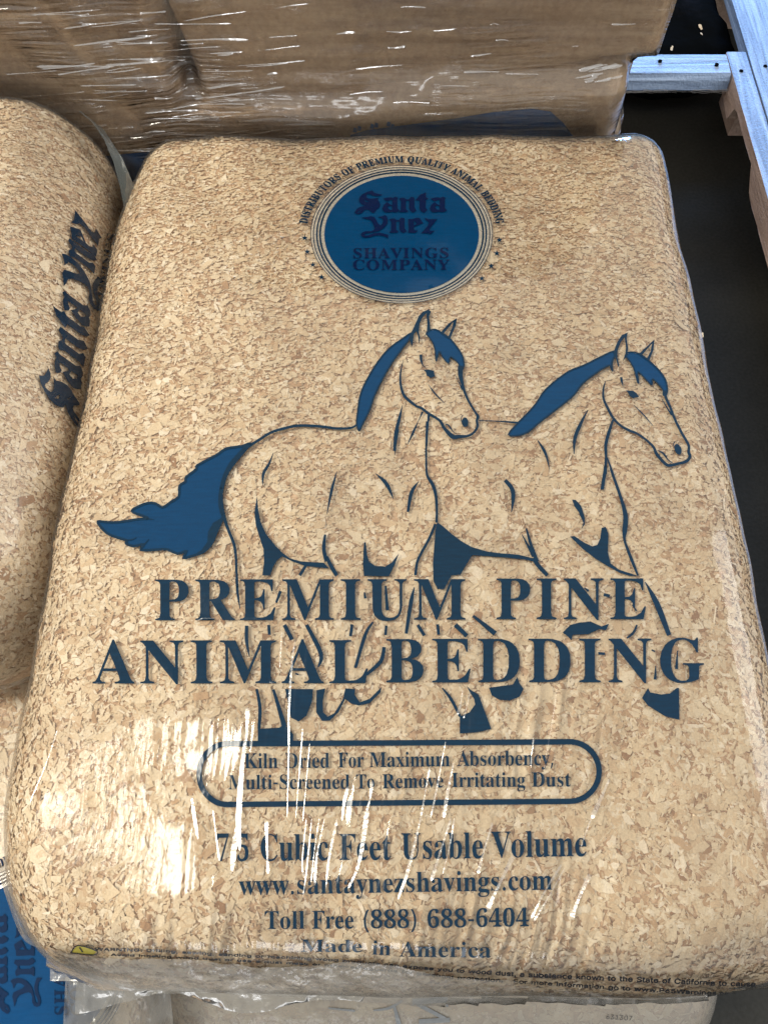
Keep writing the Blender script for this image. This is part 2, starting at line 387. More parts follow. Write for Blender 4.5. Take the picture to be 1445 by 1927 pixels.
class Print:
    """collects flat shapes given in photograph coordinates and lays them on a bag"""
    def __init__(s): s.P, s.T, s.k = [], [], 0
    def poly(s, contours, step=14):
        P, T = cdt(contours, step)
        if len(P) == 0: return
        s.P.append(P); s.T.append(T + s.k); s.k += len(P)
    def strip(s, L, R):
        n = len(L); P = np.concatenate([L, R])
        T = [(i, i + 1, n + i) for i in range(n - 1)] + [(i + 1, n + i + 1, n + i) for i in range(n - 1)]
        s.P.append(P); s.T.append(np.array(T) + s.k); s.k += len(P)
    def build(s, name, mat, parent, tree, lift):
        P = np.concatenate(s.P); T = np.concatenate(s.T)
        W = np.zeros((len(P), 3)); ok = np.zeros(len(P), bool)
        for i, (x, y) in enumerate(P):
            d = ray_dir(x, y); h, n, _, _ = tree.ray_cast(CAMV, d)
            if h is not None and n.dot(d) < -0.04:
                W[i] = h + n * lift; ok[i] = True
        T = T[ok[T].all(1)]
        e = np.max([np.linalg.norm(W[T[:, i]] - W[T[:, (i + 1) % 3]], axis=1) for i in range(3)], axis=0) if len(T) else np.zeros(0)
        T = T[e < 0.09]
        nn = np.cross(W[T[:, 1]] - W[T[:, 0]], W[T[:, 2]] - W[T[:, 0]])
        view = W[T[:, 0]] - np.array(CAMV); flip = (nn * view).sum(1) > 0
        T[flip] = T[flip][:, ::-1]
        used = np.unique(T); mp = -np.ones(len(P), int); mp[used] = np.arange(len(used))
        return mesh_obj(name, W[used], mp[T], mat, parent)
def catmull(pts, per=6, closed=False):
    pts = np.asarray(pts, float); n = len(pts); out = []
    rng = range(n) if closed else range(n - 1)
    for i in rng:
        if closed: p = [pts[(i + k) % n] for k in (-1, 0, 1, 2)]
        else: p = [pts[max(i - 1, 0)], pts[i], pts[i + 1], pts[min(i + 2, n - 1)]]
        for j in range(per):
            t = j / per
            out.append(0.5 * (2 * p[1] + (p[2] - p[0]) * t + (2 * p[0] - 5 * p[1] + 4 * p[2] - p[3]) * t * t + (3 * p[1] - p[0] - 3 * p[2] + p[3]) * t ** 3))
    if not closed: out.append(pts[-1])
    return np.array(out)
def stroke(pr, pts, widths, closed=False, per=5):
    if not hasattr(widths, '__len__'): widths = [widths] * len(pts)
    a = np.array([(x, y, wd) for (x, y), wd in zip(pts, widths)], float)
    c = catmull(a, per, closed)
    if closed: c = np.concatenate([c, c[:1]])
    d = np.gradient(c[:, :2], axis=0); d /= np.maximum(np.linalg.norm(d, axis=1), 1e-9)[:, None]
    if closed: d[0] = d[-1] = (d[0] + d[-1]) / np.linalg.norm(d[0] + d[-1])
    nrm = np.stack([-d[:, 1], d[:, 0]], 1); hw = np.maximum(c[:, 2:3], 0.5) / 2
    pr.strip(c[:, :2] + nrm * hw, c[:, :2] - nrm * hw)

def outline(pr, c, wd):
    c = np.array(c); c = np.concatenate([c, c[:1]]); d = np.roll(c[:-1], -1, 0) - np.roll(c[:-1], 1, 0)
    d /= np.maximum(np.linalg.norm(d, axis=1), 1e-9)[:, None]; n = np.stack([-d[:, 1], d[:, 0]], 1); n = np.concatenate([n, n[:1]])
    pr.strip(c + n * wd / 2, c - n * wd / 2)
def parse_glyphs(s):
    g = {}
    for line in s.strip('\n').split('\n'):
        ch, adv, body = line[0], *line[2:].split(' ', 1)
        g[ch] = (int(adv), [[tuple(map(int, p.split())) for p in c.split(',')] for c in body.split('|')] if body else [])
    return g
def word(pr, glyphs, text, p0, p1, cap, capu=439.0, track=0.0, step=0, fn=None):
    """one word along the baseline p0-p1 (photograph px), capitals `cap` px tall"""
    n = sum(glyphs[c][0] for c in text) + track * (len(text) - 1)
    p0, p1 = np.array(p0, float), np.array(p1, float); u = (p1 - p0) / n
    up = np.array([u[1], -u[0]]); up = up / np.linalg.norm(up) * cap / capu
    x = 0
    for c in text:
        cs = [[tuple(p0 + u * (x + a) + up * b) for a, b in k] for k in glyphs[c][1]]
        if fn: cs = [[fn(*q) for q in k] for k in cs]
        pr.poly(cs, step); x += glyphs[c][0] + track
def text_on_path(pr, glyphs, text, path, cap, capu=729.0, space=260, bold=70.0):
    """small type along a bent baseline: path of photograph px, cap height per path point"""
    path = np.array(path, float); caps = np.array(cap, float)
    seg = np.concatenate([[0], np.cumsum(np.linalg.norm(np.diff(path, axis=0), axis=1))])
    n = sum(glyphs[c][0] if c != ' ' else space for c in text); k = seg[-1] / n; x = 0
    f = lambda s_: (np.interp(s_, seg, path[:, 0]), np.interp(s_, seg, path[:, 1]))
    for c in text:
        if c == ' ': x += space; continue
        a0 = np.array(f(x * k)); a1 = np.array(f((x + glyphs[c][0]) * k)); cp = np.interp(x * k, seg, caps) / capu
        u = (a1 - a0) / glyphs[c][0]; up = np.array([u[1], -u[0]]); up /= np.linalg.norm(up)
        for q in glyphs[c][1]:
            ln = [tuple(a0 + u * a + up * b * cp) for a, b in q]
            if bold and len(ln) > 2: outline(pr, ln, bold * 0.5 * (cp + np.linalg.norm(u)))
        pr.poly([[tuple(a0 + u * a + up * b * cp) for a, b in q] for q in glyphs[c][1]], 0); x += glyphs[c][0]
def T(x0, y0, s, pts): return [(x0 + x * s, y0 + y * s) for x, y in pts]

LAMP_KEY, LAMP_DOOR = Vector((-1.95, -0.05, 3.7)), Vector((-0.6, -5.0, 2.2))
def crease(parent, tree, pts, wpx, lamp, lift=0.0014, jit=0.03, mat='crease'):
    """a fold in the film: a narrow strip turned to mirror the lamp into view"""
    c = catmull(np.array(pts, float), 7); rows = []; n = len(c); r = random.Random(int(pts[0][0] * 7 + pts[0][1]))
    hit = []
    for x, y in c:
        h, nn, _, _ = tree.ray_cast(CAMV, ray_dir(x, y))
        if h is None: return
        hit.append((h, nn))
    ph = r.uniform(0, 6)
    for i, (h, nn) in enumerate(hit):
        t = (hit[min(i + 1, n - 1)][0] - hit[max(i - 1, 0)][0]).normalized()
        m = ((CAMV - h).normalized() + (lamp - h).normalized()).normalized()  # faces midway between camera and lamp, so the highlight is built into the shape
        m = (m + Vector((r.uniform(-1, 1), r.uniform(-1, 1), r.uniform(-1, 1))) * jit).normalized()
        side = t.cross(m).normalized(); m = side.cross(t).normalized()
        k = i / (n - 1); w = wpx * (h - CAMV).length / FPX * 0.5 * min(1, 0.25 + 3.2 * math.sin(math.pi * k)) * (0.8 + 0.3 * math.sin(5 * k + ph))
        p = h + nn * (lift + abs(side.dot(nn)) * w)
        for q, dn in ((-1, 0.0), (-0.33, 0.03), (0.33, 0.03), (1, 0.0)): rows.append(p + side * (w * q) + m * (dn * w))
    F = [(4 * i + j, 4 * i + j + 1, 4 * i + j + 5, 4 * i + j + 4) for i in range(n - 1) for j in range(3)]
    mesh_obj('glint_crease', rows, F, M[mat], parent)

# letter outlines: character, advance, contours
SERIF_DATA = '''
( 201 126 -106,81 -43,45 47,28 144,30 245,51 342,91 432,126 480,181 480,124 378,105 321,90 244,88 146,105 51,140 -40,181 -106
) 201 21 -106,62 -40,85 13,101 70,113 146,111 244,97 321,61 413,20 480,76 480,120 415,156 323,173 225,171 124,151 28,110 -60,76 -106
, 180 28 -87,61 78,127 74,115 23,71 -87
- 216 27 154,27 206,189 206,189 154
. 180 89 -9,58 4,48 36,58 68,89 81,122 68,132 36,122 4
0 375 188 -7,121 5,91 24,66 51,35 125,23 241,35 357,66 430,91 456,121 474,189 486,229 482,264 469,292 448,314 419,343 341,353 240,343 139,314 61,292 32,263 11,229 -2|188 37,213 44,234 78,244 137,248 240,244 344,234 402,219 429,189 443,157 429,142 402,132 344,127 240,132 137,142 78,164 44
4 375 121 0,121 36,166 39,188 54,195 76,195 125,9 125,9 166,199 480,293 480,293 324,293 169,363 169,363 125,293 125,294 70,309 44,357 36,357 0|56 169,195 169,199 416,195 406
5 375 165 -7,100 0,58 18,32 49,29 90,45 112,81 121,90 79,115 50,154 40,195 50,219 72,233 103,237 148,231 192,213 223,176 244,122 246,71 235,40 247,51 363,62 480,316 480,319 357,281 357,271 393,255 405,105 406,94 281,168 291,253 277,293 256,313 235,337 181,336 108,324 75,306 48,282 27,248 9
6 375 197 -7,150 -1,109 18,76 49,51 93,35 151,31 203,33 275,45 337,72 400,104 441,146 471,198 485,277 480,303 470,326 453,339 427,338 397,322 376,298 364,260 360,247 427,235 441,216 447,197 444,172 429,152 401,138 361,125 269,161 286,194 293,232 294,273 285,306 266,324 248,343 214,350 186,346 105,330 62,313 38,264 5|199 38,227 48,243 71,252 109,254 162,248 205,238 228,219 247,193 253,164 247,133 229,125 221,125 198,134 121,147 81,170 48
7 375 111 0,289 406,97 404,78 387,70 338,30 338,33 480,353 480,353 447,168 0
8 375 183 -7,121 0,74 20,42 50,23 96,22 143,35 178,70 213,119 242,83 267,57 296,41 327,36 354,38 387,50 423,70 449,99 469,128 479,177 486,254 478,278 468,307 444,332 393,333 350,321 318,289 288,244 260,306 223,341 183,355 137,349 84,330 48,285 13,239 -2|203 283,239 317,250 362,239 415,225 433,206 444,174 446,153 435,136 408,130 372,133 348,145 323|187 32,218 37,241 55,257 82,262 124,253 152,239 170,164 216,138 194,119 166,112 137,112 101,119 76,137 50,163 35
A 437 -9 0,-9 18,20 27,43 60,206 466,224 465,402 49,421 24,443 18,443 0,229 0,229 18,262 22,283 39,279 64,253 132,103 132,77 67,75 41,94 22,128 18,128 0|113 161,242 161,209 240,177 319
B 443 16 0,16 17,59 29,73 58,75 369,64 422,48 434,15 439,15 447,15 455,262 454,328 441,371 414,393 375,396 351,389 313,353 271,287 247,344 231,385 206,410 173,418 132,415 102,400 64,371 35,330 14,259 1|182 252,243 260,273 285,282 310,285 356,269 412,255 425,234 433,202 433,188 425,182 397|222 24,266 34,287 56,298 92,299 154,287 194,271 213,235 228,197 231,182 231,183 55,193 31
C 468 257 -11,208 -6,151 13,101 46,63 91,38 147,28 194,28 262,43 323,64 364,102 409,139 435,180 453,226 464,271 465,388 435,408 443,419 465,437 465,437 308,420 308,392 364,356 407,324 429,290 441,237 440,212 430,191 413,161 359,146 277,146 179,163 103,196 52,247 27,298 25,368 50,428 106,447 89,409 45,365 14,314 -5
D 496 20 0,20 17,60 27,72 52,74 374,71 407,61 426,43 435,15 439,15 455,222 455,278 452,350 432,389 410,433 364,459 303,468 228,464 174,453 128,434 89,408 57,374 32,333 14,285 4|222 24,279 37,302 53,327 88,346 159,349 277,333 353,301 404,253 430,211 433,190 423,182 392,182 59,192 32
E 442 14 0,14 17,50 22,65 33,75 78,73 397,62 425,44 435,16 439,16 455,399 455,399 320,383 320,363 383,331 412,266 429,213 430,190 423,183 397,183 246,232 252,254 264,269 282,288 345,304 345,304 118,287 118,276 175,255 204,223 219,183 222,183 61,188 40,202 30,230 28,286 32,322 42,371 75,411 143,430 143,402 0
F 404 15 0,15 17,59 30,73 60,75 375,65 420,49 431,14 439,14 455,394 455,394 320,377 320,366 365,351 391,310 420,265 430,200 429,186 421,182 398,182 247,220 250,250 265,270 292,284 347,302 347,302 118,285 118,271 178,251 206,220 220,182 224,186 46,206 25,257 17,257 0
G 508 268 -10,216 -6,170 7,128 27,83 66,57 103,39 146,29 194,28 246,44 324,83 388,115 419,153 442,225 464,298 462,388 436,404 441,419 465,437 465,437 308,420 308,398 355,364 400,329 426,299 439,267 443,214 430,193 413,163 359,148 278,148 178,159 116,189 55,221 26,260 14,308 16,334 35,342 64,339 154,321 175,275 182,275 198,500 198,500 182,463 175,450 160,446 29,357 0
H 523 15 0,15 17,50 24,65 35,75 81,73 400,59 427,16 439,16 455,242 455,242 439,201 431,186 412,182 251,342 251,338 412,323 431,282 439,282 455,507 455,507 439,473 432,458 421,449 379,451 58,468 27,507 17,507 0,282 0,282 17,321 25,339 49,342 221,182 221,185 50,202 26,242 17,242 0
I 261 13 0,13 17,48 25,64 35,75 75,74 407,60 430,13 439,13 455,244 455,244 447,244 439,196 427,183 401,183 77,192 36,209 25,246 17,246 0
K 510 16 0,16 17,51 24,66 35,75 81,73 400,59 427,17 439,17 455,242 455,242 439,202 431,186 412,183 234,345 404,345 427,326 436,291 439,291 455,486 455,486 439,481 439,447 434,398 408,271 285,466 43,490 23,519 17,519 0,281 0,281 17,322 21,332 28,333 40,199 214,183 198,184 57,198 29,242 17,242 0
L 426 15 0,15 17,50 24,65 35,75 81,73 401,59 428,16 439,16 455,250 455,250 439,208 434,188 416,182 379,182 77,188 41,200 31,234 28,288 32,323 43,370 80,409 154,427 154,402 0
M 634 14 0,14 17,48 24,65 35,75 79,74 402,59 429,15 439,15 455,185 455,317 142,449 455,617 455,617 439,573 423,561 393,560 78,565 43,579 25,617 17,617 0,396 0,396 17,438 28,453 56,455 399,288 0,270 0,105 389,107 55,123 27,169 17,169 0
N 494 403 -11,107 350,108 55,122 28,167 17,167 0,18 0,18 17,51 22,67 33,76 79,76 388,38 432,18 439,18 447,18 455,156 455,391 169,388 407,372 430,331 439,331 455,480 455,480 439,436 428,423 400,422 -11
O 525 261 -11,213 -6,169 7,129 29,94 58,66 93,45 134,32 179,28 228,32 276,45 321,66 362,95 397,130 426,170 448,216 462,265 466,313 462,357 448,397 427,431 399,459 364,481 323,494 277,498 228,494 179,481 134,459 93,430 58,395 29,355 7,310 -6|265 12,315 26,351 66,372 133,379 228,371 321,348 389,310 430,260 443,210 430,174 389,152 322,145 228,153 135,177 67,215 26
P 418 15 0,15 17,50 24,65 35,75 81,73 400,59 427,16 439,16 455,271 453,326 444,366 422,394 391,408 350,406 305,385 259,355 232,314 214,262 206,182 206,185 50,202 26,242 17,242 0|182 230,244 235,266 247,281 266,289 293,292 342,288 375,275 406,259 421,236 430,203 430,186 419
Q 525 378 -116,315 -108,262 -87,219 -51,187 -1,141 21,101 50,70 86,47 129,28 215,32 276,50 332,79 380,120 420,170 448,228 464,302 464,357 448,415 414,459 364,488 301,498 240,487 152,454 86,401 34,330 0,364 -49,393 -69,445 -81,492 -73,495 -92,435 -110|265 12,316 26,351 66,373 133,380 228,372 321,348 389,310 430,260 443,210 430,174 389,152 322,145 228,153 135,178 67,216 26
R 473 15 0,15 17,50 24,65 35,75 81,73 400,59 427,16 439,16 455,285 451,354 433,389 409,414 363,417 334,411 296,377 252,315 224,432 50,455 24,480 17,480 0,338 0,201 212,182 212,185 50,202 26,242 17,242 0|182 234,249 240,273 252,290 272,300 300,304 336,299 378,284 407,243 430,207 430,188 420,182 392
S 390 43 -11,43 158,62 158,83 94,104 59,129 34,160 20,206 15,238 23,266 47,278 81,275 110,258 138,112 221,65 270,51 309,51 352,60 387,82 423,115 449,157 464,212 464,300 445,313 450,320 466,339 466,339 319,322 319,293 385,272 410,242 433,215 442,186 444,157 438,135 422,120 387,129 346,165 315,281 258,328 222,344 200,356 169,356 102,348 75,328 43,298 18,271 4,228 -8,179 -10,82 12,69 7,61 -11
T 423 92 0,92 17,123 21,142 31,155 64,156 433,112 429,73 410,41 367,29 318,11 318,11 455,211 455,410 455,410 317,394 317,381 368,357 404,319 426,263 433,265 56,280 27,328 17,328 0
U 492 248 -13,186 -7,152 3,125 19,96 52,79 97,74 135,71 400,57 427,15 439,15 455,240 455,240 439,192 425,181 395,181 125,186 88,203 51,232 29,275 22,326 31,363 56,376 76,390 127,391 393,379 423,360 433,328 439,328 455,474 455,474 439,436 425,424 398,422 156,416 112,398 58,380 32,341 5,308 -6
V 428 212 -13,39 392,16 427,-14 439,-14 455,211 455,211 439,160 428,153 404,259 143,303 260,355 409,351 423,342 432,299 439,299 455,442 455,442 439,412 430,392 405,230 -13
Y 426 101 0,101 17,141 26,156 44,161 179,38 402,18 427,-13 438,-13 455,207 455,207 438,169 434,156 416,206 309,248 226,348 399,341 426,320 436,295 438,295 455,439 455,439 438,412 427,389 402,268 203,271 50,288 26,328 17,328 0
a 344 255 -10,216 1,200 35,164 8,110 -8,64 -4,36 17,23 41,21 74,26 94,45 121,103 157,199 190,194 270,180 288,154 295,121 292,107 283,104 273,121 243,123 227,116 208,95 194,55 196,42 206,34 227,42 269,81 302,134 317,195 317,235 308,270 285,285 259,292 224,294 41,304 34,320 42,329 28,294 -1|151 34,177 43,199 63,199 116,199 169,164 157,130 127,119 100,120 62,131 41
b 361 43 -11,43 403,37 428,8 439,8 455,138 455,138 279,175 308,209 318,246 316,284 299,322 253,341 188,334 107,306 48,270 13,223 -7,192 -10,159 -5,105 28,53 -11|183 14,213 23,232 49,242 95,245 160,242 213,231 251,212 273,184 280,155 270,138 242,141 45,156 22
c 293 156 -10,119 -5,94 6,65 29,42 59,27 96,20 138,22 185,31 217,57 263,96 297,143 316,186 319,235 307,271 275,277 245,273 225,257 208,236 204,212 211,202 222,197 277,186 293,169 297,144 290,120 254,113 213,114 153,122 110,143 67,175 44,204 38,239 47,271 72,285 60,258 30,227 8,193 -6
d 370 140 -10,107 -5,84 6,43 50,22 115,22 184,45 256,68 286,96 306,128 317,168 316,198 303,223 280,222 411,215 428,198 437,176 439,176 455,319 455,319 64,326 38,353 28,353 11,294 6,223 -10,223 39,188 2|171 28,202 41,223 76,223 242,213 264,191 278,166 280,142 269,127 241,119 197,118 124,127 67,141 40
e 301 154 -10,117 -5,92 6,64 28,42 59,21 132,21 180,30 222,65 280,120 313,157 318,197 313,230 297,249 280,274 234,283 166,117 166,123 112,138 73,164 50,180 44,228 48,270 86,285 73,258 36,228 11,193 -5|116 192,201 192,193 277,181 292,167 297,151 295,134 284,119 244
g 327 146 -140,89 -136,56 -126,33 -111,16 -88,15 -67,22 -52,69 -26,30 6,24 30,28 54,53 83,102 110,53 138,33 164,22 212,29 249,49 279,80 301,120 315,167 318,233 304,317 304,317 268,268 268,286 237,291 203,288 176,258 131,205 106,126 102,107 89,101 71,106 58,123 50,233 46,285 29,303 13,312 -9,316 -37,310 -70,282 -106,248 -125,203 -136|157 124,178 130,190 146,199 211,190 276,178 292,157 297,137 292,124 276,114 211,124 146,137 130|161 -116,205 -113,238 -104,257 -88,263 -62,255 -45,236 -37,151 -34,97 -34,79 -52,74 -77,82 -93,100 -106
h 381 18 0,18 16,47 28,52 56,52 409,44 431,19 440,19 455,148 455,148 267,190 305,229 318,281 312,309 292,329 237,332 38,341 22,363 16,363 0,202 0,202 16,228 26,235 56,234 241,225 264,203 271,173 262,148 235,149 42,158 22,180 16,180 0
i 198 101 362,81 366,65 376,54 393,50 412,65 449,81 460,101 463,120 460,137 449,151 412,147 393,136 376|18 0,18 16,47 28,52 56,52 268,45 287,20 293,20 302,21 310,148 310,149 46,156 24,180 16,180 0
l 199 18 0,18 16,47 28,52 56,52 408,45 431,20 439,20 447,20 455,148 455,149 46,156 24,180 16,180 0
m 554 18 0,18 16,47 28,52 56,51 267,41 288,19 294,19 310,146 310,146 265,177 297,200 311,253 317,281 310,302 296,320 261,352 296,390 315,438 317,470 303,492 277,502 237,505 38,514 22,536 16,536 0,377 0,377 16,393 19,405 29,410 56,407 246,394 268,363 269,343 258,324 237,325 42,335 22,356 16,356 0,199 0,199 16,221 22,231 42,232 223,222 264,192 271,164 257,146 235,147 42,156 22,177 16,177 0
n 381 18 0,18 16,47 28,52 56,51 267,41 288,19 294,19 310,148 310,148 267,178 298,215 315,264 317,296 303,318 277,329 237,332 38,341 22,363 16,363 0,202 0,202 16,228 26,235 56,234 241,225 264,203 271,173 262,148 235,149 42,158 22,180 16,180 0
o 336 169 -10,108 2,60 37,29 89,19 154,29 219,60 272,108 306,168 318,228 307,275 273,306 221,317 154,306 88,275 36,228 2|169 11,193 18,210 43,220 154,210 263,196 288,169 299,144 292,128 271,120 227,117 154,127 43,144 18
r 287 18 0,18 16,47 28,52 56,52 268,45 287,20 293,21 310,146 310,146 252,176 292,216 316,263 313,286 287,288 252,268 227,230 226,201 256,189 260,168 250,154 226,149 192,150 41,162 23,197 16,197 0
s 288 151 -10,73 9,60 4,51 -9,36 -9,36 105,53 105,75 52,93 33,119 18,146 15,171 21,187 37,192 58,187 78,172 95,90 139,59 164,41 193,37 231,53 276,80 303,129 319,181 312,216 305,230 319,244 319,244 222,228 222,202 272,162 295,134 295,116 286,106 271,106 248,128 222,207 181,237 157,253 127,257 83,246 42,228 18,194 -3
t 228 124 -9,76 2,53 36,48 279,20 279,20 300,88 369,129 424,144 424,144 310,208 310,208 279,144 279,147 57,157 43,174 41,189 49,206 75,222 66,205 33,182 9,155 -5
u 375 131 -10,84 1,65 17,53 41,46 84,44 268,35 287,11 294,11 310,142 310,142 70,149 49,165 37,198 40,228 66,228 248,223 281,213 290,189 294,189 310,324 310,324 59,333 37,360 30,360 13,300 7,228 -10,228 40,186 3
v 306 142 -10,32 263,18 286,-3 293,-3 310,164 310,164 294,136 290,129 273,185 122,241 271,232 289,203 294,203 310,305 310,305 295,285 287,271 268,160 -10
w 435 122 -10,16 268,4 286,-11 293,-11 310,138 310,138 293,118 288,115 270,167 127,211 235,194 283,186 291,168 295,168 310,323 310,323 293,302 288,296 274,336 141,387 271,381 288,356 295,356 310,445 310,445 295,428 289,417 269,304 -10,289 -10,223 197,140 -10
x 319 5 0,5 15,48 41,123 136,38 270,24 285,4 293,4 310,169 310,169 294,147 291,140 279,183 206,234 276,227 290,201 294,201 310,311 310,311 296,268 270,198 184,296 30,319 15,319 0,155 0,155 16,180 20,185 33,138 114,85 37,92 20,118 15,118 0
y 300 52 -140,24 -134,3 -117,-6 -90,0 -60,22 -42,55 -43,72 -61,76 -94,92 -97,122 -60,140 -5,32 261,15 287,-5 293,-5 310,162 310,162 302,162 293,132 287,128 272,185 119,238 269,231 288,203 293,203 310,300 310,300 293,282 286,266 260,133 -89,100 -128
z 293 13 0,13 14,168 287,111 286,83 279,59 256,44 216,26 216,32 310,275 310,275 291,126 25,174 26,210 35,239 61,260 107,276 107,268 0
'''
